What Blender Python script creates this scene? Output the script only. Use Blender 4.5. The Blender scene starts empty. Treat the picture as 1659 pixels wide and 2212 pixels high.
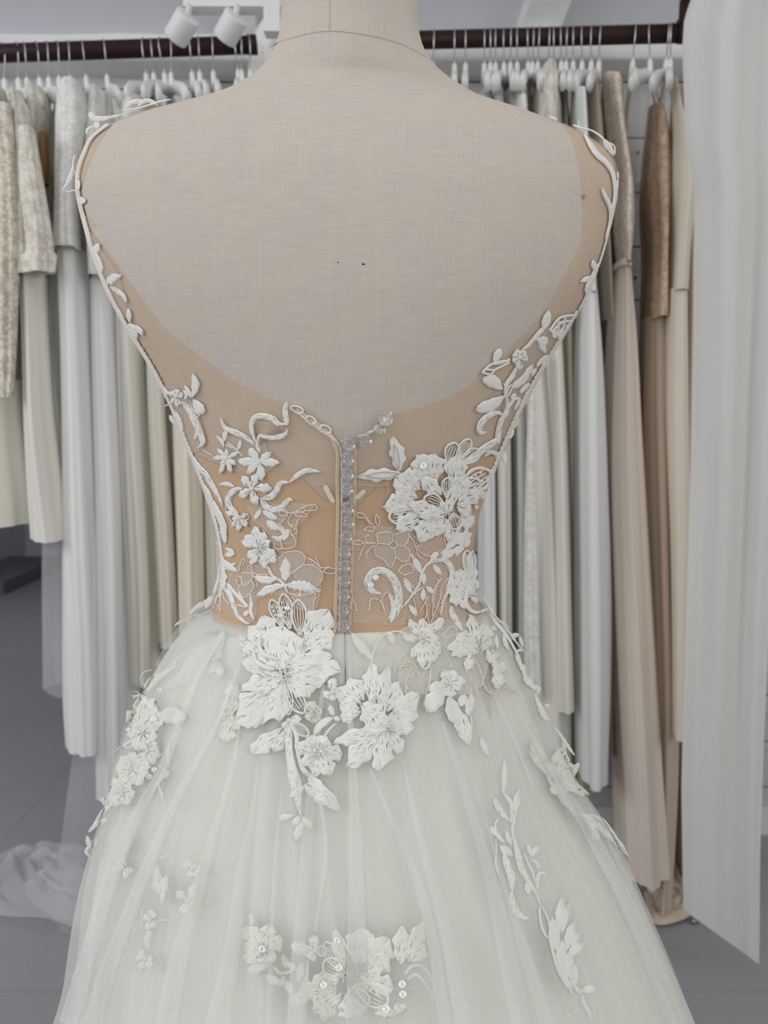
import bpy, bmesh, math, random
from mathutils import Vector, noise
from mathutils.bvhtree import BVHTree
PI = math.pi
sc = bpy.context.scene
COL = sc.collection

# ------------------------------------------------------------------ camera
W, H, F = 1659, 2212, 1650.0
TH = math.radians(7.0)
D0 = 0.66
CAM = Vector((0.0, -D0, 1.35))
cd = bpy.data.cameras.new('camera')
cd.sensor_fit = 'VERTICAL'; cd.sensor_height = 36.0; cd.lens = 36.0 * F / H
cd.clip_start = 0.02; cd.clip_end = 60
cd.dof.use_dof = True; cd.dof.focus_distance = 0.60; cd.dof.aperture_fstop = 8.5
cam = bpy.data.objects.new('camera', cd); COL.objects.link(cam)
cam.location = CAM; cam.rotation_euler = (PI / 2 - TH, 0, 0)
sc.camera = cam

# ------------------------------------------------------------------ world, lights, exposure
sc.view_settings.view_transform = 'Standard'; sc.view_settings.look = 'None'
sc.view_settings.gamma = 1.0; sc.view_settings.use_curve_mapping = False
sc.view_settings.exposure = -0.15
w = bpy.data.worlds.new('world'); sc.world = w; w.use_nodes = True
bg = w.node_tree.nodes['Background']
bg.inputs[0].default_value = (0.985, 0.99, 1.0, 1); bg.inputs[1].default_value = 0.54

def area(name, loc, target, sx, sy, power, col):
    l = bpy.data.lights.new(name, 'AREA'); l.shape = 'RECTANGLE'; l.size = sx; l.size_y = sy
    l.energy = power; l.color = col
    o = bpy.data.objects.new(name, l); COL.objects.link(o); o.location = loc
    o.rotation_euler = (Vector(target) - Vector(loc)).to_track_quat('-Z', 'Y').to_euler()
    return o
area('daylight_window_left', (-3.2, -0.9, 2.3), (0.2, 0.6, 1.2), 1.8, 1.8, 56, (0.97, 0.98, 1.0))
area('daylight_window_right', (3.0, -1.6, 2.5), (0.2, 0.4, 1.3), 1.6, 1.6, 30, (1.0, 0.96, 0.90))
area('foreground_fill', (-0.7, -2.3, 1.75), (0.0, 0.2, 1.25), 1.7, 1.7, 7, (1.0, 0.99, 0.97))  # added fill behind the camera to lift the foreground, no known window
area('daylight_skylight', (0.1, -0.7, 3.3), (0.1, 0.5, 1.2), 1.6, 1.2, 4, (1.0, 0.99, 0.97))
area('passage_floor_fill', (-3.2, 3.9, 2.0), (-1.6, 3.0, 0.3), 1.2, 1.4, 16, (0.90, 0.94, 1.0))  # unseen fill added to brighten the floor of the passage

# ------------------------------------------------------------------ pixel <-> world
cT, sT = math.cos(TH), math.sin(TH)
def ray(px, py):
    a = (px - 829.5) / F; b = -(py - 1106) / F
    return Vector((a, cT + b * sT, -sT + b * cT))
def P(px, py, Y=0.0):
    d = ray(px, py); return CAM + d * ((Y + D0) / d.y)
def Pz(px, py, Z):
    d = ray(px, py); return CAM + d * ((Z - CAM.z) / d.z)
def proj(v):
    r = v - CAM
    f = r.y * cT - r.z * sT; u = r.y * sT + r.z * cT
    return 829.5 + F * r.x / f, 1106 - F * u / f

# ------------------------------------------------------------------ materials
MATS = {}
def nodes(name):
    m = bpy.data.materials.new(name); m.use_nodes = True
    nt = m.node_tree; return m, nt, nt.nodes['Principled BSDF'], nt.nodes['Material Output']
def srgb(r, g, b):
    f = lambda c: (c / 255 / 12.92) if c / 255 <= 0.04045 else ((c / 255 + 0.055) / 1.055) ** 2.4
    return (f(r), f(g), f(b), 1)
def N(nt, t, **kw):
    n = nt.nodes.new(t)
    for k, v in kw.items(): setattr(n, k, v)
    return n
def mathn(nt, op, a, b=None, c=None):
    n = N(nt, 'ShaderNodeMath', operation=op)
    for i, x in enumerate((a, b, c)):
        if x is None: continue
        if isinstance(x, (int, float)): n.inputs[i].default_value = x
        else: nt.links.new(x, n.inputs[i])
    return n.outputs[0]
def fabric(name, col, rough=0.85, nscale=40, bump=0.15, var=0.05, sheen=0.15, bdist=0.002, transl=0.0, coord='Object', spec=0.25):
    m, nt, p, out = nodes(name)
    tc = N(nt, 'ShaderNodeTexCoord'); no = N(nt, 'ShaderNodeTexNoise')
    no.inputs['Scale'].default_value = nscale; no.inputs['Detail'].default_value = 5
    nt.links.new(tc.outputs[coord], no.inputs['Vector'])
    mx = N(nt, 'ShaderNodeMix', data_type='RGBA')
    mx.inputs[6].default_value = tuple(c * (1 - var) for c in col[:3]) + (1,)
    mx.inputs[7].default_value = tuple(min(1, c * (1 + var)) for c in col[:3]) + (1,)
    nt.links.new(no.outputs[0], mx.inputs[0]); nt.links.new(mx.outputs[2], p.inputs['Base Color'])
    p.inputs['Roughness'].default_value = rough; p.inputs['Sheen Weight'].default_value = sheen
    p.inputs['Specular IOR Level'].default_value = spec
    b = N(nt, 'ShaderNodeBump'); b.inputs['Strength'].default_value = bump; b.inputs['Distance'].default_value = bdist
    nt.links.new(no.outputs[0], b.inputs['Height']); nt.links.new(b.outputs[0], p.inputs['Normal'])
    if transl > 0:
        tr = N(nt, 'ShaderNodeBsdfTranslucent'); tr.inputs[0].default_value = col
        ms = N(nt, 'ShaderNodeMixShader'); ms.inputs[0].default_value = transl
        nt.links.new(p.outputs[0], ms.inputs[1]); nt.links.new(tr.outputs[0], ms.inputs[2])
        nt.links.new(ms.outputs[0], out.inputs[0])
    MATS[name] = m; return m
def net(name, col, base, line, pitch_mm, thick, shape='diamond', attr=None, transl=0.3):
    """open net: threads are opaque, the holes are clear; UV is in millimetres"""
    m, nt, p, out = nodes(name)
    uv = N(nt, 'ShaderNodeUVMap'); sep = N(nt, 'ShaderNodeSeparateXYZ'); nt.links.new(uv.outputs[0], sep.inputs[0])
    x, y = sep.outputs[0], sep.outputs[1]
    no = N(nt, 'ShaderNodeTexNoise'); no.inputs['Scale'].default_value = 0.12; no.inputs['Detail'].default_value = 2
    nt.links.new(uv.outputs[0], no.inputs['Vector'])
    x = mathn(nt, 'ADD', x, mathn(nt, 'MULTIPLY', no.outputs[0], pitch_mm * 1.5))
    ky = 0.75 if shape == 'diamond' else 1.0
    if shape == 'diamond':
        u1 = mathn(nt, 'ADD', x, mathn(nt, 'MULTIPLY', y, ky)); u2 = mathn(nt, 'SUBTRACT', x, mathn(nt, 'MULTIPLY', y, ky))
    else: u1, u2 = x, y
    def line_of(u):
        f = mathn(nt, 'FRACT', mathn(nt, 'DIVIDE', u, pitch_mm))
        d = mathn(nt, 'ABSOLUTE', mathn(nt, 'SUBTRACT', f, 0.5))
        mr = N(nt, 'ShaderNodeMapRange', interpolation_type='SMOOTHSTEP')
        mr.inputs[1].default_value = 0.5 - thick * 1.3; mr.inputs[2].default_value = 0.5 - thick * 0.6
        nt.links.new(d, mr.inputs[0]); return mr.outputs[0]
    l = mathn(nt, 'MAXIMUM', line_of(u1), line_of(u2))
    fac = mathn(nt, 'ADD', mathn(nt, 'MULTIPLY', l, line), base)
    if attr:
        a = N(nt, 'ShaderNodeAttribute'); a.attribute_name = attr
        fac = mathn(nt, 'ADD', fac, a.outputs['Fac'])
    fac = mathn(nt, 'MINIMUM', fac, 1.0)
    p.inputs['Base Color'].default_value = col; p.inputs['Roughness'].default_value = 0.8
    p.inputs['Specular IOR Level'].default_value = 0.15
    tr = N(nt, 'ShaderNodeBsdfTranslucent'); tr.inputs[0].default_value = col
    ms = N(nt, 'ShaderNodeMixShader'); ms.inputs[0].default_value = transl
    nt.links.new(p.outputs[0], ms.inputs[1]); nt.links.new(tr.outputs[0], ms.inputs[2])
    t = N(nt, 'ShaderNodeBsdfTransparent'); m2 = N(nt, 'ShaderNodeMixShader')
    nt.links.new(fac, m2.inputs[0]); nt.links.new(t.outputs[0], m2.inputs[1]); nt.links.new(ms.outputs[0], m2.inputs[2])
    nt.links.new(m2.outputs[0], out.inputs[0])
    MATS[name] = m; return m
def thread(name, col, pitch=0.75, strength=0.4, rough=0.6, dark=0.90):
    """satin stitch: UV.x runs across the threads, in millimetres"""
    m, nt, p, out = nodes(name)
    uv = N(nt, 'ShaderNodeUVMap'); no = N(nt, 'ShaderNodeTexNoise'); no.inputs['Scale'].default_value = 0.9
    mp = N(nt, 'ShaderNodeMapping'); mp.inputs['Scale'].default_value = (1, 0.35, 1)
    nt.links.new(uv.outputs[0], mp.inputs[0]); nt.links.new(mp.outputs[0], no.inputs['Vector'])
    sep = N(nt, 'ShaderNodeSeparateXYZ'); nt.links.new(uv.outputs[0], sep.inputs[0])
    x = mathn(nt, 'ADD', sep.outputs[0], mathn(nt, 'MULTIPLY', no.outputs[0], 0.8))
    s = mathn(nt, 'SINE', mathn(nt, 'MULTIPLY', x, 2 * PI / pitch))
    s = mathn(nt, 'POWER', mathn(nt, 'MULTIPLY_ADD', s, 0.5, 0.5), 0.6)
    mx = N(nt, 'ShaderNodeMix', data_type='RGBA')
    mx.inputs[6].default_value = tuple(c * dark for c in col[:3]) + (1,); mx.inputs[7].default_value = col
    nt.links.new(s, mx.inputs[0]); nt.links.new(mx.outputs[2], p.inputs['Base Color'])
    ga = N(nt, 'ShaderNodeAttribute'); ga.attribute_name = 'gap'
    gn = N(nt, 'ShaderNodeTexNoise'); gn.inputs['Scale'].default_value = 1.0; gn.inputs['Detail'].default_value = 1.5
    gm = N(nt, 'ShaderNodeMapping'); gm.inputs['Scale'].default_value = (1.5, 0.14, 1); nt.links.new(uv.outputs[0], gm.inputs[0]); nt.links.new(gm.outputs[0], gn.inputs['Vector'])
    mr = N(nt, 'ShaderNodeMapRange', interpolation_type='SMOOTHSTEP'); mr.inputs[1].default_value = 0.56; mr.inputs[2].default_value = 0.63
    nt.links.new(gn.outputs[0], mr.inputs[0])
    al = mathn(nt, 'SUBTRACT', 1.0, mathn(nt, 'MULTIPLY', mr.outputs[0], ga.outputs['Fac'])); nt.links.new(al, p.inputs['Alpha'])
    b = N(nt, 'ShaderNodeBump'); b.inputs['Strength'].default_value = strength; b.inputs['Distance'].default_value = 0.0004
    h = mathn(nt, 'ADD', s, mathn(nt, 'MULTIPLY', no.outputs[0], 0.6))
    nt.links.new(h, b.inputs['Height']); nt.links.new(b.outputs[0], p.inputs['Normal'])
    p.inputs['Roughness'].default_value = rough; p.inputs['Sheen Weight'].default_value = 0.2
    p.inputs['Specular IOR Level'].default_value = 0.3
    MATS[name] = m; return m
def plain(name, col, rough=0.5, metal=0.0, spec=0.5, nscale=30, var=0.06):
    m, nt, p, out = nodes(name)
    tc = N(nt, 'ShaderNodeTexCoord'); no = N(nt, 'ShaderNodeTexNoise'); no.inputs['Scale'].default_value = nscale
    no.inputs['Detail'].default_value = 4
    nt.links.new(tc.outputs['Object'], no.inputs['Vector'])
    mx = N(nt, 'ShaderNodeMix', data_type='RGBA')
    mx.inputs[6].default_value = tuple(c * (1 - var) for c in col[:3]) + (1,)
    mx.inputs[7].default_value = tuple(min(1, c * (1 + var)) for c in col[:3]) + (1,)
    nt.links.new(no.outputs[0], mx.inputs[0]); nt.links.new(mx.outputs[2], p.inputs['Base Color'])
    p.inputs['Roughness'].default_value = rough; p.inputs['Metallic'].default_value = metal
    p.inputs['Specular IOR Level'].default_value = spec
    MATS[name] = m; return m

def jersey():
    """knitted cream cover: fine wales (UV in mm), slubs running across, faint yellowing"""
    m, nt, p, out = nodes('cream_jersey')
    uv = N(nt, 'ShaderNodeUVMap'); sep = N(nt, 'ShaderNodeSeparateXYZ'); nt.links.new(uv.outputs[0], sep.inputs[0])
    mp = N(nt, 'ShaderNodeMapping'); mp.inputs['Scale'].default_value = (0.05, 0.45, 1)
    nt.links.new(uv.outputs[0], mp.inputs[0])
    n1 = N(nt, 'ShaderNodeTexNoise'); n1.inputs['Scale'].default_value = 1.0; n1.inputs['Detail'].default_value = 4
    nt.links.new(mp.outputs[0], n1.inputs['Vector'])
    n2 = N(nt, 'ShaderNodeTexNoise'); n2.inputs['Scale'].default_value = 0.03; n2.inputs['Detail'].default_value = 2
    nt.links.new(uv.outputs[0], n2.inputs['Vector'])
    mp3 = N(nt, 'ShaderNodeMapping'); mp3.inputs['Scale'].default_value = (0.8, 0.01, 1); nt.links.new(uv.outputs[0], mp3.inputs[0])
    n3 = N(nt, 'ShaderNodeTexNoise'); n3.inputs['Scale'].default_value = 1.0; nt.links.new(mp3.outputs[0], n3.inputs['Vector'])
    xs = mathn(nt, 'ADD', sep.outputs[0], mathn(nt, 'MULTIPLY', n2.outputs[0], 3.0))
    s = mathn(nt, 'MULTIPLY_ADD', mathn(nt, 'SINE', mathn(nt, 'MULTIPLY', xs, 2 * PI / 1.35)), 0.5, 0.5)
    r = mathn(nt, 'MULTIPLY_ADD', mathn(nt, 'SINE', mathn(nt, 'MULTIPLY', sep.outputs[1], 2 * PI / 1.15)), 0.5, 0.5)
    pat = mathn(nt, 'MULTIPLY', mathn(nt, 'MULTIPLY_ADD', s, 0.6, 0.4), mathn(nt, 'MULTIPLY_ADD', r, 0.14, 0.86))
    c = mathn(nt, 'ADD', mathn(nt, 'MULTIPLY', pat, 0.55), mathn(nt, 'ADD', mathn(nt, 'MULTIPLY', n1.outputs[0], 0.30), mathn(nt, 'MULTIPLY', n3.outputs[0], 0.2)))
    cr = N(nt, 'ShaderNodeValToRGB'); nt.links.new(c, cr.inputs[0])
    cr.color_ramp.elements[0].position = 0.25; cr.color_ramp.elements[0].color = srgb(182, 173, 165)
    cr.color_ramp.elements[1].position = 0.95; cr.color_ramp.elements[1].color = srgb(226, 218, 210)
    mx = N(nt, 'ShaderNodeMix', data_type='RGBA', blend_type='MULTIPLY'); mx.inputs[0].default_value = 0.9
    cr2 = N(nt, 'ShaderNodeValToRGB'); nt.links.new(n2.outputs[0], cr2.inputs[0])
    cr2.color_ramp.elements[0].position = 0.4; cr2.color_ramp.elements[0].color = (0.97, 0.955, 0.95, 1)
    cr2.color_ramp.elements[1].position = 0.62; cr2.color_ramp.elements[1].color = (1, 0.985, 0.93, 1)
    nt.links.new(cr.outputs[0], mx.inputs[6]); nt.links.new(cr2.outputs[0], mx.inputs[7])
    nt.links.new(mx.outputs[2], p.inputs['Base Color'])
    b = N(nt, 'ShaderNodeBump'); b.inputs['Strength'].default_value = 0.45; b.inputs['Distance'].default_value = 0.0004
    nt.links.new(c, b.inputs['Height']); nt.links.new(b.outputs[0], p.inputs['Normal'])
    p.inputs['Roughness'].default_value = 0.95; p.inputs['Specular IOR Level'].default_value = 0.1
    p.inputs['Sheen Weight'].default_value = 0.1
    MATS['jersey'] = m
jersey()
TAN = srgb(205, 172, 136)
fabric('tan_lining', srgb(206, 181, 153), 0.75, 25, 0.2, 0.05, 0.2, 0.002)
net('tan_tulle', srgb(238, 207, 172), 0.10, 0.36, 0.9, 0.16, 'diamond', 'density')
fabric('tan_binding', srgb(222, 197, 166), 0.8, 900, 0.4, 0.08, 0.2, 0.0005)
fabric('seam_thread', srgb(196, 186, 170), 0.9, 300, 0.2)
thread('white_thread', srgb(250, 250, 246))
thread('cream_thread', srgb(247, 247, 237))
thread('cord_thread', srgb(250, 243, 233), 0.5)
fabric('soft_white', srgb(242, 242, 238), 0.8, 200, 0.3, 0.04, 0.3, 0.0006)
net('lace_net', srgb(246, 236, 226), 0.04, 0.9, 2.0, 0.13, 'diamond')
net('fine_net', srgb(240, 228, 214), 0.14, 0.6, 1.15, 0.17, 'diamond')
net('cream_net', srgb(250, 249, 240), 0.12, 0.8, 1.8, 0.14, 'diamond')
net('sheer_petal', srgb(236, 226, 214), 0.42, 0.4, 0.9, 0.18, 'square')
net('white_net', srgb(236, 236, 234), 0.10, 0.5, 1.2, 0.15, 'diamond')
fabric('ivory_satin', srgb(243, 243, 236), 0.6, 12, 0.06, 0.015, 0.25, 0.002)
net('skirt_tulle', srgb(247, 248, 244), 0.14, 0.36, 1.5, 0.17, 'diamond')
net('skirt_tulle_under', srgb(246, 247, 241), 0.20, 0.30, 1.3, 0.16, 'diamond')
net('pleat_tulle', srgb(250, 250, 250), 0.24, 0.36, 1.4, 0.16, 'diamond')
plain('elastic_white', srgb(232, 222, 200), 0.9, nscale=600, var=0.15)
plain('zip_grey', srgb(120, 112, 100), 0.7)
plain('speck_dark', srgb(60, 55, 50), 0.9)
plain('stain_brown', srgb(190, 152, 122), 0.9)
plain('label_black', srgb(30, 28, 26), 0.9)
def glass(name):
    m, nt, p, out = nodes(name)
    p.inputs['Base Color'].default_value = (1, 1, 1, 1); p.inputs['Roughness'].default_value = 0.02
    p.inputs['Transmission Weight'].default_value = 1.0; p.inputs['IOR'].default_value = 1.55; p.inputs['Coat Weight'].default_value = 0.6
    t = N(nt, 'ShaderNodeBsdfTransparent'); ms = N(nt, 'ShaderNodeMixShader'); ms.inputs[0].default_value = 0.9
    nt.links.new(t.outputs[0], ms.inputs[1]); nt.links.new(p.outputs[0], ms.inputs[2]); nt.links.new(ms.outputs[0], out.inputs[0])
    MATS[name] = m
glass('clear_acrylic')
def sequin_mat():
    m, nt, p, out = nodes('sequin_foil')
    p.inputs['Base Color'].default_value = (0.95, 0.95, 0.95, 1); p.inputs['Roughness'].default_value = 0.18
    p.inputs['Metallic'].default_value = 0.25; p.inputs['Coat Weight'].default_value = 1.0
    MATS['sequin_foil'] = m
sequin_mat()

# ------------------------------------------------------------------ mesh helpers
class MB:
    def __init__(s): s.v = []; s.f = []; s.uv = []; s.gap = []
    def add(s, v, uv=(0, 0)): s.v.append(tuple(v)); s.uv.append(uv); s.gap.append(0.0); return len(s.v) - 1
    def grid(s, rows, uvs=None, close=False):
        n = len(rows[0]); base = len(s.v)
        for i, r in enumerate(rows):
            for j, v in enumerate(r): s.add(v, uvs[i][j] if uvs else (0, 0))
        for i in range(len(rows) - 1):
            for j in range(n if close else n - 1):
                j2 = (j + 1) % n
                s.f.append((base + i * n + j, base + i * n + j2, base + (i + 1) * n + j2, base + (i + 1) * n + j))
        return base
    def build(s, name, mat, parent=None, smooth=True, attr=None):
        me = bpy.data.meshes.new(name); me.from_pydata(s.v, [], s.f)
        uvl = me.uv_layers.new(name='UVMap')
        li = [0] * len(me.loops); me.loops.foreach_get('vertex_index', li)
        flat = []
        for i in li: flat.extend(s.uv[i])
        uvl.data.foreach_set('uv', flat)
        if smooth: me.polygons.foreach_set('use_smooth', [True] * len(me.polygons))
        if any(s.gap): a = me.attributes.new('gap', 'FLOAT', 'POINT'); a.data.foreach_set('value', s.gap)
        if attr:
            a = me.attributes.new(attr[0], 'FLOAT', 'POINT'); a.data.foreach_set('value', attr[1])
        me.materials.append(MATS[mat] if isinstance(mat, str) else mat)
        o = bpy.data.objects.new(name, me); COL.objects.link(o)
        if parent is not None: o.parent = parent
        me.update(); return o
def tag(o, label=None, cat=None, group=None, kind=None):
    if label: o['label'] = label
    if cat: o['category'] = cat
    if group: o['group'] = group
    if kind: o['kind'] = kind
    return o
def empty(name, loc=(0, 0, 0)):
    o = bpy.data.objects.new(name, None); COL.objects.link(o); o.location = loc; o.empty_display_size = 0.05
    return o
def setparent(o, p):
    """parent while keeping the mesh's world coordinates"""
    o.parent = p; o.matrix_parent_inverse = p.matrix_world.inverted()
def box(mb, c, s, rot=None):
    vs = []
    for dx in (-.5, .5):
        for dy in (-.5, .5):
            for dz in (-.5, .5):
                v = Vector((dx * s[0], dy * s[1], dz * s[2]))
                if rot: v = rot @ v
                vs.append(mb.add(Vector(c) + v))
    for f in ((0, 1, 3, 2), (4, 6, 7, 5), (0, 4, 5, 1), (2, 3, 7, 6), (0, 2, 6, 4), (1, 5, 7, 3)):
        mb.f.append(tuple(vs[i] for i in f))
def tube(mb, pts, r, n=10, cap=True, squash=None):
    pts = [Vector(p) for p in pts]; rows = []
    rr = r if isinstance(r, (list, tuple)) else [r] * len(pts)
    prev = None
    for i, p in enumerate(pts):
        t = (pts[min(i + 1, len(pts) - 1)] - pts[max(i - 1, 0)])
        t = t.normalized() if t.length > 1e-9 else Vector((0, 0, 1))
        if prev is None:
            a = Vector((1, 0, 0)) if abs(t.x) < 0.9 else Vector((0, 1, 0))
            prev = (a - t * a.dot(t)).normalized()
        else:
            prev = (prev - t * prev.dot(t))
            prev = prev.normalized() if prev.length > 1e-6 else Vector((1, 0, 0))
        b = t.cross(prev); q = squash or (1, 1)
        rows.append([p + (prev * math.cos(2 * PI * k / n) * q[0] + b * math.sin(2 * PI * k / n) * q[1]) * rr[i] for k in range(n)])
    base = mb.grid(rows, close=True)
    if cap:
        mb.f.append(tuple(base + k for k in range(n))[::-1]); e = base + (len(rows) - 1) * n
        mb.f.append(tuple(e + k for k in range(n)))
def smooth(pts, n=None, step=6.0):
    """Catmull-Rom through 2-D or 3-D control points, resampled"""
    P_ = [Vector(p) for p in pts]
    if len(P_) == 2:
        k = n or max(2, int((P_[1] - P_[0]).length / step))
        return [P_[0].lerp(P_[1], i / k) for i in range(k + 1)]
    out = []
    for i in range(len(P_) - 1):
        p0 = P_[i - 1] if i else P_[0] * 2 - P_[1]; p1 = P_[i]; p2 = P_[i + 1]
        p3 = P_[i + 2] if i + 2 < len(P_) else P_[-1] * 2 - P_[-2]
        k = n or max(2, int((p2 - p1).length / step))
        for j in range(k):
            t = j / k
            out.append(0.5 * ((2 * p1) + (p2 - p0) * t + (2 * p0 - 5 * p1 + 4 * p2 - p3) * t * t + (3 * p1 - p0 - 3 * p2 + p3) * t ** 3))
    out.append(P_[-1]); return out
def interp(tab, y, c=1):
    if y <= tab[0][0]: return tab[0][c]
    for a, b in zip(tab, tab[1:]):
        if y <= b[0]:
            return a[c] + (b[c] - a[c]) * (y - a[0]) / (b[0] - a[0])
    return tab[-1][c]
def smtab(tab, step=4):
    """smooth a (y, ...) table by catmull resampling in each column"""
    out = []
    n = len(tab)
    for i in range(n - 1):
        k = max(1, int((tab[i + 1][0] - tab[i][0]) / step))
        for j in range(k):
            t = j / k; row = []
            for c in range(len(tab[0])):
                p1 = tab[i][c]; p2 = tab[i + 1][c]
                if c == 0: row.append(p1 + (p2 - p1) * t); continue
                h = tab[i + 1][0] - tab[i][0]
                m1 = (tab[i + 1][c] - tab[i - 1][c]) / (tab[i + 1][0] - tab[i - 1][0]) if i else (p2 - p1) / h
                m2 = (tab[i + 2][c] - tab[i][c]) / (tab[i + 2][0] - tab[i][0]) if i + 2 < n else (p2 - p1) / h
                row.append((2 * t ** 3 - 3 * t * t + 1) * p1 + (t ** 3 - 2 * t * t + t) * h * m1 + (-2 * t ** 3 + 3 * t * t) * p2 + (t ** 3 - t * t) * h * m2)
            out.append(tuple(row))
    out.append(tab[-1]); return out

# ------------------------------------------------------------------ the room
def brick_boards(name, col, board=0.14):
    """painted boards / plaster: rough brushed white paint"""
    m, nt, p, out = nodes(name)
    tc = N(nt, 'ShaderNodeTexCoord'); mp = N(nt, 'ShaderNodeMapping'); mp.inputs['Scale'].default_value = (1.2, 1.2, 9)
    nt.links.new(tc.outputs['Object'], mp.inputs[0])
    n = N(nt, 'ShaderNodeTexNoise'); n.inputs['Scale'].default_value = 3; n.inputs['Detail'].default_value = 8; n.inputs['Roughness'].default_value = 0.65
    nt.links.new(mp.outputs[0], n.inputs['Vector'])
    cr = N(nt, 'ShaderNodeValToRGB'); nt.links.new(n.outputs[0], cr.inputs[0])
    cr.color_ramp.elements[0].position = 0.28; cr.color_ramp.elements[0].color = tuple(c * 0.82 for c in col[:3]) + (1,)
    cr.color_ramp.elements[1].position = 0.6; cr.color_ramp.elements[1].color = col
    nt.links.new(cr.outputs[0], p.inputs['Base Color']); p.inputs['Roughness'].default_value = 0.75
    b = N(nt, 'ShaderNodeBump'); b.inputs['Strength'].default_value = 0.6; b.inputs['Distance'].default_value = 0.01
    nt.links.new(n.outputs[0], b.inputs['Height']); nt.links.new(b.outputs[0], p.inputs['Normal'])
    MATS[name] = m
brick_boards('painted_board', srgb(200, 201, 203))
brick_boards('painted_beam', srgb(240, 240, 240))
plain('plaster', srgb(212, 214, 220), 0.85, nscale=3, var=0.03)
plain('floor_grey', srgb(158, 157, 160), 0.42, nscale=2.2, var=0.06, spec=0.4)
plain('joint_dark', srgb(152, 151, 154), 0.8)
plain('white_paint', srgb(226, 226, 226), 0.5, nscale=8, var=0.02)

YW = 1.69          # back wall plane
ZC = P(829, 60, YW).z
def slab(name, c, s, mat, **kw):
    mb = MB(); box(mb, c, s); return tag(mb.build(name, mat, smooth=False), kind='structure', **kw)
# floor: slab joints recessed between large tiles
fl = slab('floor', (0, 3.0, -0.055), (14, 13.0, 0.10), 'joint_dark')
ft = MB(); TS = 1.2
tiles = 0
x = -4.83
while x < 4.8:
    y = -2.6
    while y < 7.6:
        if y < 4.5:
            m_ = MB(); box(m_, (x + TS / 2, y + TS / 2, -0.0035), (TS - 0.0014, TS - 0.0014, 0.007))
            o = m_.build('floor_tile', 'floor_grey', fl, smooth=False); tiles += 1
        else: box(ft, (x + TS / 2, y + TS / 2, -0.0035), (TS - 0.0014, TS - 0.0014, 0.007))
        y += TS
    x += TS
o = ft.build('floor_tile', 'floor_grey', fl, smooth=False); o['kind'] = 'stuff'
# back wall right of the opening, in painted boards
xl = P(470, 900, YW).x; xr = 3.4
wall = slab('wall_back', ((xl + xr) / 2, YW + 0.09, ZC / 2), (xr - xl, 0.10, ZC), 'plaster')
z = 0.0; rnd = random.Random(5)
while z < ZC - 0.02:
    h = min(0.155, ZC - z); mb = MB(); box(mb, ((xl + xr) / 2, YW + 0.03, z + h / 2), (xr - xl, 0.024 + rnd.uniform(-.003, .003), h - 0.006))
    mb.build('wall_board', 'painted_board', wall, smooth=False); z += 0.155
# lintel over the opening on the left
zl = P(300, 420, YW).z
lint = slab('wall_header', ((xl - 3.4) / 2, YW + 0.09, (zl + ZC) / 2), (3.4 + xl, 0.10, ZC - zl), 'plaster')
z = zl
while z < ZC - 0.02:
    h = min(0.30, ZC - z); mb = MB(); box(mb, ((xl - 3.4) / 2, YW + 0.03, z + h / 2), (3.4 + xl, 0.024, h - 0.006))
    mb.build('wall_board', 'painted_beam', lint, smooth=False); z += 0.30
mb = MB(); rnd = random.Random(9)
def nail(px, py, Y):
    p = P(px, py, Y); tube(mb, [p + Vector((0, -.004, 0)), p + Vector((0, .006, 0))], 0.0045, 8)
for px, py in ((235, 178), (235, 218), (1378, 330), (1372, 600), (520, 160)): nail(px, py, YW + 0.018)
mb.build('nail_head', 'speck_dark', lint)
# rough beam under the ceiling along the back wall
zb0 = P(200, 128, YW - 0.10).z; zb1 = P(200, 66, YW - 0.10).z
mb = MB(); rows = []
for i in range(90):
    xx = -3.4 + 6.8 * i / 89; j = noise.noise(Vector((xx * 3, 1, 2))) * 0.012; k = noise.noise(Vector((xx * 5, 4, 2))) * 0.010
    rows.append([(xx, YW + 0.02, zb0 + j), (xx, YW - 0.09 + k, zb0 + j), (xx, YW - 0.10 + j, zb0 + .012 + k), (xx, YW - 0.10 + k, zb1 - 0.012), (xx, YW - 0.085, zb1 + k), (xx, YW + 0.02, zb1 + k)])
mb.grid(rows); tag(mb.build('trim_1', 'painted_beam'), kind='structure')
# sloping ceiling rising from the beam towards the camera, with rafters
c0 = Vector((0, YW + 0.1, zb1 - 0.005)); slope = math.radians(31)
def ceil_pt(x, s, h=0): return Vector((x, c0.y - s * math.cos(slope), c0.z + s * math.sin(slope))) + Vector((0, -math.sin(slope), -math.cos(slope))) * h
mb = MB(); mb.grid([[ceil_pt(-3.4, 0), ceil_pt(3.4, 0)], [ceil_pt(-3.4, 2.2), ceil_pt(3.4, 2.2)]])
mb.grid([[ceil_pt(-3.4, 0, -.06), ceil_pt(3.4, 0, -.06)], [ceil_pt(-3.4, 2.2, -.06), ceil_pt(3.4, 2.2, -.06)]])
ce = tag(mb.build('ceiling', 'plaster', smooth=False), kind='structure')
def rafter(pa, pb, wid, dep, name='trim_2'):
    mb = MB(); d = (pb - pa); u = d.normalized(); nrm = Vector((0, -math.sin(slope), -math.cos(slope))); s = u.cross(nrm).normalized()
    rows = []
    for k in range(13):
        p = pa + d * k / 12
        j = noise.noise(p * 6) * 0.006
        rows.append([p - s * (wid / 2) , p - s * (wid / 2 + j) + nrm * dep, p + s * (wid / 2 + j) + nrm * (dep - j), p + s * (wid / 2)])
    mb.grid(rows, close=True); return tag(mb.build(name, 'painted_beam', smooth=False), kind='structure')
rafter(ceil_pt(0.42, 0.02), ceil_pt(0.63, 1.4), 0.11, 0.06)
rafter(ceil_pt(-0.385, 0.02), ceil_pt(-0.36, 1.4), 0.05, 0.06, 'trim_3')
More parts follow.
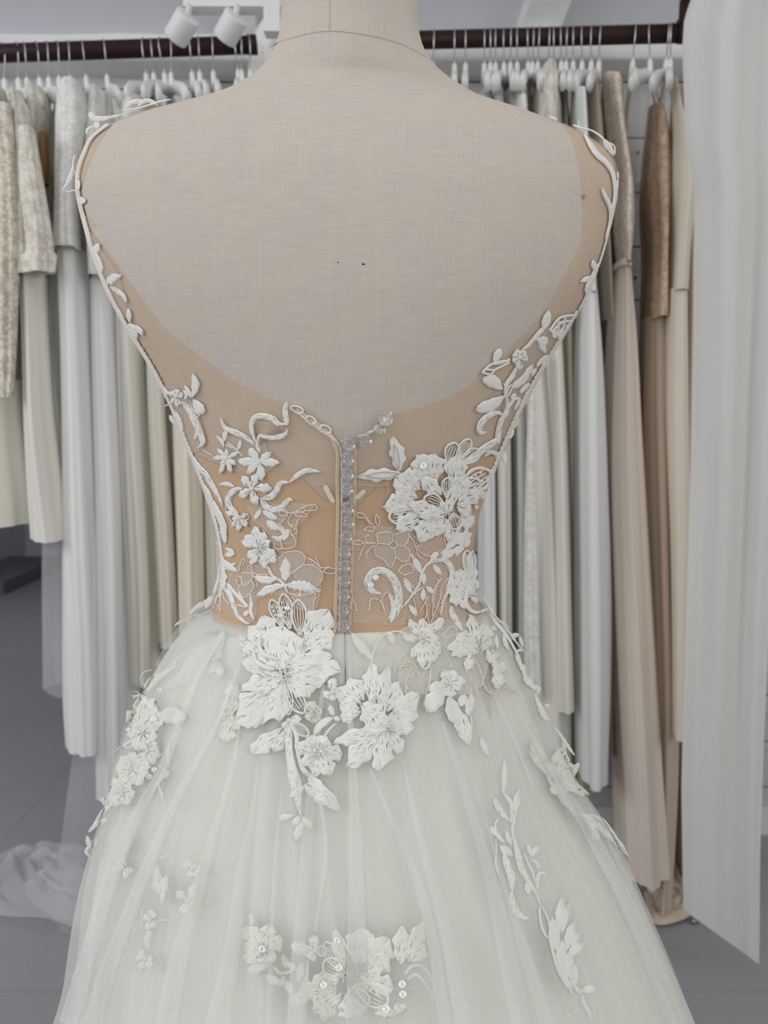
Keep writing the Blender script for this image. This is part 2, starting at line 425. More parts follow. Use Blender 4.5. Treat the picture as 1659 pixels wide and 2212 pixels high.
# far room seen through the opening on the left
slab('wall_far', (-2.2, 6.55, 1.3), (6.0, 0.1, 2.7), 'plaster')
slab('wall_left', (-3.45, 2.6, 1.4), (0.1, 8.0, 2.9), 'plaster')
slab('wall_right', (3.45, 0.2, 1.5), (0.1, 3.2, 3.0), 'plaster')
slab('wall_passage', (xl + 0.0, 4.15, 1.3), (0.1, 4.8, 2.7), 'plaster')
slab('ceiling_passage', (-1.7, 4.15, 2.68), (4.0, 4.9, 0.06), 'plaster')
slab('baseboard_back', ((xl + xr) / 2, YW + 0.005, 0.045), (xr - xl, 0.018, 0.09), 'white_paint')
slab('baseboard_far', (-2.2, 6.49, 0.05), (6.0, 0.02, 0.1), 'white_paint')

# ------------------------------------------------------------------ dress form
# rows: pixel height of the slice at the form's axis, left, right (pixels), depth, centre depth, roundness
BODY = smtab([(-80, 614, 896, .050, .012, 2.0), (0, 604, 905, .051, .012, 2.0), (60, 600, 908, .052, .012, 2.0), (110, 584, 924, .054, .011, 1.9),
        (150, 553, 955, .056, .010, 1.75), (180, 508, 1000, .058, .010, 1.6), (206, 444, 1052, .058, .010, 1.55), (228, 380, 1104, .060, .008, 1.6),
        (250, 316, 1158, .063, .006, 1.75), (272, 250, 1208, .068, .005, 1.85), (295, 213, 1252, .075, .004, 1.95), (320, 191, 1290, .082, .003, 2.0),
        (350, 182, 1320, .088, .002, 2.1), (390, 174, 1330, .095, .001, 2.2), (440, 178, 1326, .102, 0, 2.3), (500, 194, 1312, .108, 0, 2.35),
        (570, 215, 1292, .112, 0, 2.4), (650, 249, 1260, .114, 0, 2.4), (720, 287, 1220, .113, 0, 2.35), (790, 331, 1176, .110, 0, 2.3),
        (870, 372, 1132, .105, 0, 2.2), (950, 404, 1096, .099, 0, 2.1), (1020, 433, 1065, .093, 0, 2.1), (1090, 458, 1039, .088, 0, 2.1),
        (1150, 474, 1025, .085, 0, 2.1), (1205, 481, 1020, .083, 0, 2.1), (1260, 480, 1022, .083, 0, 2.1), (1315, 464, 1042, .086, 0, 2.1),
        (1400, 420, 1092, .097, 0, 2.1), (1550, 385, 1130, .110, 0, 2.1), (1720, 400, 1115, .105, 0, 2.1)], 4)
def section(row, t, off=0.0, amp=0.0):
    """point on a body-like slice at angle t (0 = centre back, towards the camera), off = distance out"""
    py, l, r, b, yc, n = row
    cx = (l + r) / 2; q = math.sqrt(max(1e-4, D0 * D0 - b * b)) / D0
    c = P(cx, py, 0); a = (P(r, py, 0).x - P(l, py, 0).x) / 2 * q
    a += off + amp; b2 = b + off + amp
    s, co = math.sin(t), math.cos(t)
    x = c.x + a * math.copysign(abs(s) ** (2 / n), s); y = yc - b2 * math.copysign(abs(co) ** (2 / n), co)
    return Vector((x, y, c.z))
NT = 128
def loft(rows, off=0.0, t0=-PI, t1=PI, nt=NT, close=True, fold=None):
    mb = MB(); R = []; U = []
    for i, row in enumerate(rows):
        rr = []; uu = []; s = 0; prev = None
        for k in range(nt if close else nt + 1):
            t = t0 + (t1 - t0) * k / nt
            p = section(row, t, off, fold(t, row[0]) if fold else 0)
            if prev is not None: s += (p - prev).length
            prev = p; rr.append(p); uu.append(s * 1000)
        mid = uu[len(uu) // 2]; zz = rr[0].z * 1000
        R.append(rr); U.append([(u - mid, zz) for u in uu])
    mb.grid(R, U, close=close)
    return mb, R
form = empty('dress_form', (P(755, 900).x, 0, 0))
tag(form, 'cream jersey covered dress form with bare neck and shoulders, wearing the lace gown', 'mannequin')
bpy.context.view_layer.update()
mb, R = loft(BODY, nt=192)
n = 192; mb.f.append(tuple(range(n))[::-1]); e = (len(R) - 1) * n; mb.f.append(tuple(e + k for k in range(n)))
# sub: torso cover
torso = mb.build('torso', 'jersey'); setparent(torso, form)
BV_body = BVHTree.FromPolygons([Vector(v) for v in mb.v], mb.f)
mb = MB(); zt = P(755, -80).z; xx = P(755, -80).x
rows = []
for r_, h_ in ((.050, 0), (.054, .004), (.054, .018), (.046, .026), (.020, .030), (.018, .045), (.026, .058), (.022, .072), (.001, .078)):
    rows.append([(xx + r_ * math.cos(2 * PI * k / 32), .012 + r_ * math.sin(2 * PI * k / 32), zt + h_) for k in range(32)])
mb.grid(rows, close=True); plain('dark_wood', srgb(70, 42, 28), 0.4)
o = mb.build('neck_cap', 'dark_wood'); setparent(o, form)
mb = MB(); zb = P(755, 1720).z; tube(mb, [(xx, 0, zb + .01), (xx, 0, .05)], .014, 16); plain('steel', srgb(190, 190, 192), 0.25, 1.0)
o = mb.build('stand_pole', 'steel'); setparent(o, form)
mb = MB(); rows = []
for r_, h_ in ((.001, .0), (.17, .0), (.172, .008), (.16, .016), (.03, .03), (.022, .06), (.001, .06)):
    rows.append([(xx + r_ * math.cos(2 * PI * k / 40), r_ * math.sin(2 * PI * k / 40), h_) for k in range(40)])
mb.grid(rows, close=True); o = mb.build('stand_base', 'steel'); setparent(o, form)

# ------------------------------------------------------------------ gown
gown = empty('wedding_gown', (P(755, 900).x, 0, 0.0))
tag(gown, 'white lace wedding gown with open back, clear buttons and tulle skirt on the form', 'dress')
bpy.context.view_layer.update()
def G(mb, name, mat, label=None, kind=None, parent=None, **kw):
    o = mb.build(name, mat, **kw); setparent(o, gown) if parent is None else setparent(o, parent)
    if label: o['label'] = label
    if kind: o['kind'] = kind
    return o
NECK_L = smtab([(246, 262), (275, 240), (300, 222), (340, 200), (380, 186), (430, 174), (480, 186), (520, 216), (560, 248), (600, 274), (640, 303), (680, 333), (710, 358), (745, 400), (775, 440), (805, 480), (830, 520), (850, 560), (865, 600), (878, 632), (893, 655), (915, 690), (940, 722), (965, 728)], 4)
NECK_R = smtab([(246, 1190), (262, 1206), (290, 1228), (330, 1242), (370, 1250), (400, 1255), (460, 1258), (500, 1256), (530, 1251), (600, 1216), (670, 1176), (700, 1150), (740, 1112), (775, 1078), (800, 1050), (830, 1015), (855, 972), (875, 925), (885, 880), (893, 845), (915, 812), (938, 785), (955, 768), (965, 766)], 4)
for _y in (NECK_L, NECK_R): pass
def t_of_x(row, xpix):
    """angle on the slice whose point projects to this pixel column (camera side)"""
    lo, hi = -PI / 2 * 0.93, PI / 2 * 0.93
    for _ in range(26):
        m = (lo + hi) / 2
        if proj(section(row, m))[0] < xpix: lo = m
        else: hi = m
    return (lo + hi) / 2
def back_t(row, tab, off=0):
    """neckline angle: iterate because the back surface projects higher or lower than its slice"""
    py = row[0]; t = t_of_x(row, interp(tab, py))
    for _ in range(6):
        q = proj(section(row, t)); t = t_of_x(row, interp(tab, q[1]))
    return t
def qy(row): return proj(section(row, 0))[1]
bot = 1330
def panel(side, front):
    """side -1 left, +1 right; front False = back panel from neckline/centre round past the side"""
    rows = [r for r in BODY if 205 <= r[0] <= bot]
    R = []; U = []; dens = []
    for r in rows:
        tab = NECK_L if side < 0 else NECK_R
        if r[0] < 258 and front: continue
        tn = back_t(r, tab)
        q = proj(section(r, tn))
        if q[1] > 962: tn = t_of_x(r, interp([(960, 728), (1400, 722)], q[1]) if side < 0 else interp([(960, 768), (1400, 752)], q[1]))
        if q[1] < tab[0][0]: continue
        arm = interp([(250, 1.52), (420, 1.50), (600, 1.5), (760, 1.56), (830, 1.9), (1000, 2.2), (1400, 2.2)], r[0])
        if front:
            t0 = side * (PI - abs(tn)) if r[0] < 820 else side * PI
            t1 = side * (PI - min(arm, PI / 2)) if r[0] < 830 else side * arm
            if r[0] < 470: t0 = side * (PI - min(abs(tn), 1.35))
        else: t0, t1 = tn, side * arm
        if (abs(t1) - abs(t0)) * (-1 if front else 1) < 0.012: t1 = t0 + side * (-0.012 if front else 0.012)
        rr = []; uu = []; s = 0; prev = None
        for k in range(49):
            t = t0 + (t1 - t0) * k / 48
            p = section(r, t, 0.0016)
            if prev is not None: s += (p - prev).length
            prev = p; rr.append(p); uu.append((p.x * 1000 + p.y * 700, p.z * 1000))
            e_ = min(1, max(0, (abs(t) - 0.55) / 0.5)); d_ = 0.55 * e_
            edge = min(1, max(0, 1 - s / 0.011)); d_ += 0.40 * edge if not front else 0
            if q[1] < 800: d_ = max(d_, 0.26)
            dens.append(d_)
        R.append(rr); U.append(uu)
    mb = MB(); mb.grid(R, U)
    return mb, dens
for side in (-1, 1):
    for front in (False, True):
        mb, dens = panel(side, front)
        G(mb, 'front_panel' if front else 'back_panel', 'tan_tulle', attr=('density', dens), label='sheer nude tulle bodice panel' if not front else None)
# opaque nude bustier lining under the tulle, its top edge dipping to the centre back
mb = MB(); R = []; U = []
BT = [(0.0, 1085), (0.10, 1082), (0.17, 1050), (0.24, 1024), (0.36, 1020), (0.55, 1016), (0.8, 1004), (1.1, 985), (1.4, 965), (1.7, 930), (3.2, 900)]
NB = 160
def row_at(py):
    lo = min(range(len(BODY)), key=lambda i: abs(BODY[i][0] - py)); return BODY[lo]
def row_lerp(py):
    for a, b in zip(BODY, BODY[1:]):
        if py <= b[0]:
            f = (py - a[0]) / (b[0] - a[0]); return tuple(a[i] + (b[i] - a[i]) * f for i in range(6))
    return BODY[-1]
def slice_for(t, qpix):
    """slice whose point at angle t projects to pixel row qpix"""
    lo, hi = 300.0, 1600.0
    for _ in range(20):
        m = (lo + hi) / 2
        if proj(section(row_lerp(m), t))[1] < qpix: lo = m
        else: hi = m
    return (lo + hi) / 2
for i in range(41):
    rr = []
    for k in range(NB + 1):
        t = -PI + 2 * PI * k / NB
        tt = abs(t)
        top = interp(BT, tt) + (14 if t > 0 and tt < .5 else 0)
        ts = min(tt, 1.45) * (1 if t > 0 else -1)
        key = round(t, 5)
        if i == 0: slice_cache = globals().setdefault('SC', {}); slice_cache[key] = slice_for(ts, top)
        y0 = SC[key]; y = y0 + (1345 - y0) * i / 40
        wr = 0.0006 * noise.noise(Vector((t * 3, y * .012, 0)))
        rr.append(section(row_lerp(y), t, 0.0008 + wr * 0.6))
    R.append(rr)
mb.grid(R); G(mb, 'bustier_lining', 'tan_lining', label='opaque nude lining of the bodice')
bust_top = [R[0][k] for k in range(NB + 1)]

# skirt -------------------------------------------------------------
SK_T = smtab([(1308, 470, 1040, .0875, 0, 2.0), (1330, 425, 1070, .094, 0, 2.0), (1360, 390, 1090, .101, 0, 2.0), (1400, 362, 1112, .110, 0, 2.0), (1450, 332, 1140, .119, 0, 2.0), (1500, 306, 1164, .128, 0, 2.0),
        (1600, 272, 1206, .142, 0, 2.0), (1700, 242, 1258, .157, 0, 2.0), (1800, 208, 1326, .172, 0, 2.0), (1880, 184, 1370, .184, 0, 2.0), (1960, 166, 1408, .196, 0, 2.0),
        (2080, 140, 1466, .214, 0, 2.0), (2212, 84, 1530, .234, 0, 2.0), (2420, 0, 1640, .262, 0, 2.0), (2800, -150, 1820, .30, 0, 2.0), (3400, -360, 2040, .36, 0, 2.0), (4600, -700, 2420, .44, 0, 2.0)], 12)
SK_U = smtab([(1308, 476, 1034, .0868, 0, 2.0), (1330, 438, 1060, .092, 0, 2.0), (1360, 405, 1078, .097, 0, 2.0), (1400, 380, 1098, .103, 0, 2.0), (1450, 350, 1122, .110, 0, 2.0), (1500, 326, 1142, .118, 0, 2.0),
        (1600, 294, 1176, .130, 0, 2.0), (1700, 268, 1224, .143, 0, 2.0), (1800, 236, 1288, .156, 0, 2.0), (1880, 218, 1338, .167, 0, 2.0), (1960, 206, 1380, .178, 0, 2.0),
        (2080, 184, 1436, .195, 0, 2.0), (2212, 140, 1492, .212, 0, 2.0), (2420, 50, 1590, .24, 0, 2.0), (2800, -100, 1760, .28, 0, 2.0), (3400, -300, 1980, .34, 0, 2.0), (4600, -640, 2360, .42, 0, 2.0)], 12)
zf = 0.012
def cut_floor(tab):
    return [r for r in tab if P(755, r[0]).z > zf]
SK_T = cut_floor(SK_T); SK_U = cut_floor(SK_U)
rs = random.Random(11)
# gathers: angle at the waist, angle low down, width, height (the camera side follows the photograph)
RIDGE = [(-1.30, -1.36, .05, 1.0), (-1.05, -1.12, .05, .9), (-.92, -.98, .045, 1.1), (-.78, -.78, .05, .9), (-.64, -.62, .045, 1.1), (-.52, -.48, .04, .8), (-.40, -.40, .045, 1.0),
         (-.27, -.26, .04, .9), (-.15, -.13, .035, .7), (-.02, -.01, .03, .6), (.12, .11, .04, .8), (.24, .20, .05, 1.0), (.36, .33, .04, .9), (.52, .46, .05, 1.1), (.66, .60, .045, .9), (.80, .76, .05, 1.0), (.98, .96, .05, .9), (1.16, 1.18, .05, 1.0), (1.36, 1.40, .06, 1.0)]
for i in range(16):
    t = 1.6 + i * (2 * PI - 3.2) / 16; t = t if t < PI else t - 2 * PI
    RIDGE.append((t, t, .06, rs.uniform(.7, 1.1)))
def wrap(d):
    while d > PI: d -= 2 * PI
    while d < -PI: d += 2 * PI
    return d
def foldf(scale, seed, wid=1.0):
    def f(t, py):
        u = min(1, max(0, (py - 1308) / 900)); am = scale * (0.0022 + 0.0150 * u ** 0.8) * min(1, (py - 1306) / 60)
        s = 0
        for a0, a1, w_, h_ in RIDGE:
            c = a0 + (a1 - a0) * u + 0.03 * noise.noise(Vector((seed + a0 * 5, py * .002, 0)))
            d = wrap(t - c) / (w_ * wid)
            if abs(d) < 4: s += h_ * (math.exp(-d * d * 0.9) + 0.35 * math.exp(-((d - 1.3) ** 2) * 3))
        s += 0.5 * noise.noise(Vector((math.cos(t) * 5 + seed, math.sin(t) * 5, py * .0012)))
        return am * (s - 0.42)
    return f
def soft(t, py):
    u = min(1, max(0, (py - 1308) / 900))
    return (0.003 + 0.010 * u) * (noise.noise(Vector((math.cos(t) * 3, math.sin(t) * 3, py * .0008))) + 0.4 * math.cos(9 * t + 1 + py * .0006)) * min(1, (py - 1306) / 60)
fo_ = foldf(0.85, 0.0)
mb, R_ = loft(SK_U, 0.0, nt=420, fold=lambda t, py: soft(t, py) * .6 + fo_(t, py)); G(mb, 'underskirt', 'ivory_satin')
mb, R_ = loft(SK_U, 0.0055, nt=420, fold=lambda t, py: fo_(t, py) * 1.05 + max(0, soft(t + .4, py)) * .5); G(mb, 'inner_tulle_layer', 'skirt_tulle_under')
mb, R_ = loft(SK_T, 0.0, nt=720, fold=foldf(1.0, 0.0)); G(mb, 'outer_tulle_layer', 'skirt_tulle')
BV_skirt = BVHTree.FromPolygons([Vector(v) for v in mb.v], mb.f)
def hit(px, py):
    d = ray(px, py).normalized(); best = None
    for bv in (BV_body, BV_skirt):
        h = bv.ray_cast(CAM, d)
        if h[0] is not None and (best is None or h[3] < best[3]): best = h
    return best
def axis_x(py): return 755.0
FB = [None]; OFF = [0.0]
def surf(px, py, h=0.0):
    """the point of the worn gown seen at this pixel, lifted h metres off the cloth"""
    b = hit(px, py)
    if b is not None:
        n_ = b[1]
        if n_.dot(CAM - b[0]) < 0: n_ = -n_
        n_ = (n_ + (CAM - b[0]).normalized() * 1.0).normalized()
        return b[0] + n_ * (h + 0.0022 + OFF[0])
    if FB[0] is not None:
        q = P(px, py, FB[0]); return q + (CAM - q).normalized() * (h + 0.0024)
    s = 1 if px < axis_x(py) else -1
    for k in range(1, 60):
        for dx, dy in ((s, 0), (s * .7, .7), (0, 1)):
            b = hit(px + dx * k * 2, py + dy * k * 2)
            if b is not None:
                FB[0] = b[0].y; q = P(px, py, b[0].y); return q + (CAM - q).normalized() * (h + 0.0024)
    return P(px, py, 0)

# ------------------------------------------------------------------ lace building blocks (all in pixels of one crop, wrapped on the cloth)
class C:  # current crop
    x = 0; y = 0; s = 1.0
def crop(x, y, s): C.x, C.y, C.s = x, y, s
def T(p): return Vector((C.x + p[0] / C.s, C.y + p[1] / C.s))
MM = 0.345   # mm per pixel on the cloth, near enough
def ribbon(mb, pts, wid, h=0.0012, h0=0.0, st='cross', nc=6, scal=0, seed=0, step=4.0, profile='dome', ends=0.25):
    FB[0] = None
    if st == 'long' and nc == 6: nc = 10
    gp = []; big = st == 'long' and nc == 10 and (max(wid) if isinstance(wid, (list, tuple)) else wid) > 8
    """embroidered band: pts/wid already in photo pixels; wid scalar or list along it"""
    c = smooth(pts, step=step); n_ = len(c) - 1
    L = sum((c[i + 1] - c[i]).length for i in range(n_))
    if n_ < 2: return
    rows = []; uvs = []; s = 0
    for i, p in enumerate(c):
        if i: s += (p - c[i - 1]).length
        t = (c[min(i + 1, n_)] - c[max(i - 1, 0)])
        t = t.normalized() if t.length > 0 else Vector((1, 0)); nr = Vector((-t.y, t.x))
        f = i / n_
        w_ = wid if isinstance(wid, (int, float)) else None
        if w_ is None:
            k = f * (len(wid) - 1); a = int(min(k, len(wid) - 2)); w_ = wid[a] + (wid[a + 1] - wid[a]) * (k - a)
        if ends:
            e = min(1, f / ends * 1.0) if f < ends else (min(1, (1 - f) / ends) if f > 1 - ends else 1)
            w_ *= math.sqrt(max(0.02, 1 - (1 - e) ** 2)) * .9 + .1
        w_ *= 1 + scal * math.sin(s * 0.9 + seed) * .5 + 0.10 * noise.noise(Vector((s * .11, seed, 0)))
        r = []; u_ = []
        for j in range(nc + 1):
            u = -1 + 2 * j / nc
            q = p + nr * (u * w_ / 2)
            hh = math.sqrt(max(0, 1 - abs(u) ** 4)) * (1 - (.22 * math.cos(u * 9 + s * .05) ** 2 if w_ > 7 and st == 'long' else 0)) if profile == 'dome' else (1 if abs(u) < .99 else 0)
            r.append(surf(q.x, q.y, h0 + h * .6 * hh - (0.0004 if abs(u) > .99 else 0)))
            gp.append(.9 * min(1, max(0, (.8 - abs(u)) * 5)) if big else 0)
            if st == 'cross': u_.append((s * MM + abs(u) * w_ * .35 * MM, u * w_ * MM * .5))
            else: u_.append((u * w_ * MM * .5, s * MM))
        rows.append(r); uvs.append(u_)
    k0 = mb.grid(rows, uvs); mb.gap[k0:k0 + len(gp)] = gp
def petal_mesh(mb, b, t, W_, bend=0.0, fat=0.62, scal=0.06, ns=5, h=0.0010, h0=0.0, st='long', lift=0.0, seed=0, groove=0.25):
    """rounded petal from base b to tip t; fat = where the petal is widest"""
    FB[0] = None
    b = Vector(b); t = Vector(t); ax = t - b; L = ax.length
    if L < 1: return
    d = ax / L; nr = Vector((-d.y, d.x)); n_ = max(6, min(16, int(L / 4))); nc = max(6, min(12, int(W_ / 4)) // 2 * 2)
    rows = []; uvs = []; gp = []
    rnd_ = random.Random(seed)
    ph = rnd_.uniform(0, 6)
    for i in range(n_ + 1):
        f = i / n_
        g = f ** (math.log(0.5) / math.log(fat))
        wprof = math.sin(PI * min(1, g)) ** (0.62 if fat < .6 else 0.48) if 0 < g < 1 else 0
        wprof = max(wprof, 0.06)
        r = []; u_ = []
        for j in range(nc + 1):
            u = -1 + 2 * j / nc
            sc_ = 1 + scal * math.sin(ns * PI * f + ph + u * 2) * abs(u) ** 2 * 1.5
            # rounded/scalloped tip: outer columns end a bit earlier
            ff = f * (1 + scal * 0.9 * math.sin(u * 4.5 + ph) * f * f)
            q = b + d * (ff * L) + nr * (u * W_ / 2 * wprof * sc_ + bend * L * math.sin(PI * f) * .5)
            e = math.sqrt(max(0, 1 - abs(u) ** 4)) * math.sqrt(max(0, min(1, (1 - f) * 5)))
            rim = 0.75 + 0.35 * (abs(u) ** 2) + .25 * max(0, f - .6) - groove * math.exp(-(u / .18) ** 2) * (1 - f)
            hh = h * e * rim + lift * f * f
            edge = abs(u) > .99 or i == n_
            hh *= .55
            r.append(surf(q.x, q.y, h0 + hh - (0.0003 if edge else 0)))
            gp.append(min(1, max(0, (.86 - abs(u)) * 6)) * min(1, max(0, (.80 - f) * 6)) * (1.0 if st == 'long' else .0))
            if st == 'long': u_.append((u * W_ * MM * .5 * (0.35 + .65 * min(1, f * 1.5)), f * L * MM))
            else: u_.append((f * L * MM + abs(u) * W_ * .4 * MM, u * W_ * MM * .5))
        rows.append(r); uvs.append(u_)
    k0 = mb.grid(rows, uvs); mb.gap[k0:k0 + len(gp)] = gp
SEQ = [0]
def seedn(): SEQ[0] += 1; return SEQ[0]
def add_leaf(base, tip, W_, bend=0.0, name='lace_leaf', mat='white_thread', parent=None, h=0.0016, h0=0.0, fat=0.5, st='cross', scal=0.05, **kw):
    mb = MB(); petal_mesh(mb, T(base), T(tip), W_ / C.s, bend, fat, scal, 6, h, h0, st, seed=seedn(), **kw)
    return G(mb, name, mat, parent=parent)
def add_stem(pts, W_, name='lace_stem', mat='white_thread', h=0.0013, h0=0.0, parent=None, st='long', ends=0.2, scal=0.0):
    mb = MB(); wd = [w_ / C.s for w_ in W_] if isinstance(W_, (list, tuple)) else W_ / C.s
    ribbon(mb, [T(p) for p in pts], wd, h, h0, st, ends=ends, seed=seedn(), scal=scal)
    return G(mb, name, mat, parent=parent)
def cords(lists, W_=9, name='lace_cord', mat='cord_thread', parent=None, h=0.0009, h0=0.0004):
    """fine outlining cords of one motif, joined"""
    for pts in lists:
        if len(pts) > 1:
            mb = MB(); ribbon(mb, [T(p) for p in pts], W_ / C.s, h, h0, 'cross', 4, seed=seedn(), step=3.5, ends=0)
            G(mb, name, mat, parent=parent)
def inpoly(p, poly):
    c = False; n_ = len(poly); j = n_ - 1
    for i in range(n_):
        a, b = poly[i], poly[j]
        if (a[1] > p[1]) != (b[1] > p[1]) and p[0] < (b[0] - a[0]) * (p[1] - a[1]) / (b[1] - a[1]) + a[0]: c = not c
        j = i
    return c
def patch(poly, mat='lace_net', name='lace_net', h=0.0002, parent=None, label=None, step=5.0, curve=True):
    """flat net or sheer cloth filling a polygon, laid on the gown"""
    pl = [T(p) for p in poly]
    if curve: pl = smooth(pl + [pl[0]], step=8)[:-1]
    cx = sum(p.x for p in pl) / len(pl); cy = sum(p.y for p in pl) / len(pl); c0 = Vector((cx, cy))
    rad = max((p - c0).length for p in pl); nr = max(3, int(rad / step / 1.6))
    mb = MB(); rows = []; uvs = []; FB[0] = None
    for i in range(nr + 1):
        f = 1 - i / nr * 0.985
        rows.append([surf(*(c0 + (p - c0) * f), h) for p in pl]); uvs.append([((c0.x + (p.x - c0.x) * f) * MM, (c0.y + (p.y - c0.y) * f) * MM) for p in pl])
    mb.grid(rows, uvs, close=True)
    return G(mb, name, mat, label=label, parent=parent)
def flower(center, petals, name='lace_flower', mat='white_thread', r=10, fat=0.68, h=0.0016, h0=0.0003, scal=0.10, st='long', lift=0.0008, label=None, shrink=1.0, knot=True, pistils=0):
    """center (crop px); petals = [(tipx, tipy, width[, options])] ; the part is the stitched centre, its petals are sub-parts"""
    mb = MB(); c_ = T(center); rr = r / C.s
    rnd_ = random.Random(seedn())
    K = [(0, 0)] + [(rr * .9 * math.cos(a * 1.1), rr * .9 * math.sin(a * 1.1)) for a in range(6)]
    if pistils:
        for i in range(pistils):
            a = 2 * PI * i / pistils + rnd_.uniform(-.2, .2); q = Vector((math.cos(a), math.sin(a)))
            ribbon(mb, [c_ + q * rr * .5, c_ + q * rr * rnd_.uniform(2.2, 3.4)], 2.0, .0010, h0 + .0022, 'cross', 4, step=3, ends=0)
    for kx, ky in K:
        o = surf(c_.x + kx, c_.y + ky, h0 + 0.0010); rad = max(.0007, rr * MM / 1000 * .5)
        rows = []
        for a in range(5):
            ph = PI * a / 4 ; rows.append([(o.x + rad * math.sin(ph) * math.cos(2 * PI * k / 8), o.y - rad * math.cos(ph) * .8, o.z + rad * math.sin(ph) * math.sin(2 * PI * k / 8)) for k in range(8)])
        mb.grid(rows, [[(k * .3, a * .3) for k in range(8)] for a in range(5)], close=True)
    fo = G(mb, name, mat, label=label)
    for i, pt in enumerate(petals):
        op = pt[3] if len(pt) > 3 else {}
        m2 = MB(); base = T(op.get('base', center)); tip = T(pt[:2]); wv = pt[2] / C.s
        hh0 = h0 + 0.00007 * i + op.get('up', 0) * .5
        if op.get('open'):
            # outlined petal with veins, its middle left open on the net
            ax = tip - base; L = ax.length; d = ax / L; nr = Vector((-d.y, d.x)); out = []
            for s_, rng in ((-1, range(0, 9)), (1, range(7, -1, -1))):
                for k in rng:
                    f = k / 8; g = f ** (math.log(.5) / math.log(.62)); ww = max(.05, math.sin(PI * min(g, 1)) ** .6) if f < 1 else 0
                    out.append(base + d * L * f + nr * s_ * ww * wv / 2)
            ribbon(m2, out, max(4.2, wv * .15), .0014, hh0, 'cross', 5, step=4, ends=0, scal=.25)
            for v_ in (-.28, -.08, .12, .3):
                ribbon(m2, [base + d * L * .08, base + d * L * .5 + nr * v_ * wv, base + d * L * .88 + nr * v_ * wv * .8], max(2.2, wv * .06), .0009, hh0, 'cross', 4, step=5, ends=.1)
            if op.get('beads'):
                for k in range(7):
                    q = base + d * L * (.35 + .07 * k) + nr * wv * (.2 if k % 2 else -.2)
                    ribbon(m2, [q - d * 2.6, q + d * 2.6], 5, .0018, hh0, 'cross', 4, step=1.5, ends=.4)
        else:
            petal_mesh(m2, base, tip, wv, op.get('bend', 0), op.get('fat', fat), op.get('scal', scal), op.get('ns', 5), h, hh0, op.get('st', st), op.get('lift', lift) * .4, seedn(), op.get('groove', .3))
        G(m2, 'petal', op.get('mat', mat), parent=fo)
    return fo
def sequins(pts, r=13):
    for p in pts:
        FB[0] = None
        q = T(p); c_ = surf(q.x, q.y, 0.0035); n_ = (CAM - c_).normalized(); n_ = (n_ + Vector((random.Random(int(q.x)).uniform(-.35, .35), 0, .25))).normalized()
        a = n_.cross(Vector((0, 0, 1))).normalized(); b = n_.cross(a); rad = r / C.s * MM / 1000
        mb = MB(); rows = []
        for f_, hh in ((.22, .0000), (.22, .00012), (.6, .0003), (1.0, .0006), (1.0, .00045), (.22, .0000)):
            rows.append([c_ + (a * math.cos(2 * PI * k / 16) + b * math.sin(2 * PI * k / 16)) * rad * f_ + n_ * hh for k in range(16)])
        mb.grid(rows, close=True); G(mb, 'sequin', 'sequin_foil')
def frays(pts, W_=3.0, L_=22, n_=6, ang=None, mat='soft_white'):
    mb = MB(); rnd_ = random.Random(seedn())
    for p in pts:
        for k in range(n_):
            a = (ang if ang is not None else 0) + rnd_.uniform(-.9, .9); l = L_ * rnd_.uniform(.5, 1.2); q = Vector(p)
            m = q + Vector((math.cos(a), math.sin(a))) * l * .5 + Vector((rnd_.uniform(-3, 3), rnd_.uniform(-3, 3))); e = q + Vector((math.cos(a), math.sin(a))) * l
            ribbon(mb, [T(q), T(m), T(e)], W_ / C.s, .0004, .0008, 'cross', 3, step=4, ends=0)
    G(mb, 'loose_threads', mat, kind='stuff')
def px_line(tab, y0, y1, n_, dx=0):
    return [Vector((interp(tab, y0 + (y1 - y0) * i / n_) + dx, y0 + (y1 - y0) * i / n_)) for i in range(n_ + 1)]

# ------------------------------------------------------------------ seams, neckline, placket, zip, buttons
crop(0, 0, 1)
def G_form(mb, name, mat, label=None):
    o = mb.build(name, mat); setparent(o, form)
    if label: o['label'] = label
mb = MB(); ribbon(mb, [(578, 104), (610, 88), (660, 74), (712, 67), (770, 72), (830, 84), (880, 101), (922, 124)], 1.8, .0005, -.0020, 'cross', 4, step=6, ends=0); G_form(mb, 'neck_seam', 'seam_thread')
mb = MB(); ribbon(mb, [(712, -40), (712, 67)], 1.5, .0004, -.0020, 'cross', 4, ends=0); G_form(mb, 'neck_back_seam', 'seam_thread')
for (sx, sy, sr) in ((785, 570, 3.2), (730, 566, 1.8)):
    mb = MB(); ribbon(mb, [(sx - sr, sy), (sx + sr, sy + 1)], sr * 1.6, .0003, -.002, 'cross', 4, step=2, ends=.4); G_form(mb, 'dark_speck', 'speck_dark')
mb = MB(); ribbon(mb, [(1260, 420), (1262, 429)], 7, .0002, -.0004, 'cross', 4, step=3, ends=.4); G(mb, 'stain', 'stain_brown')
# neckline hem (nude)
def tabline(tab, ys, dx=0): return [Vector((interp(tab, y) + dx, y)) for y in ys]
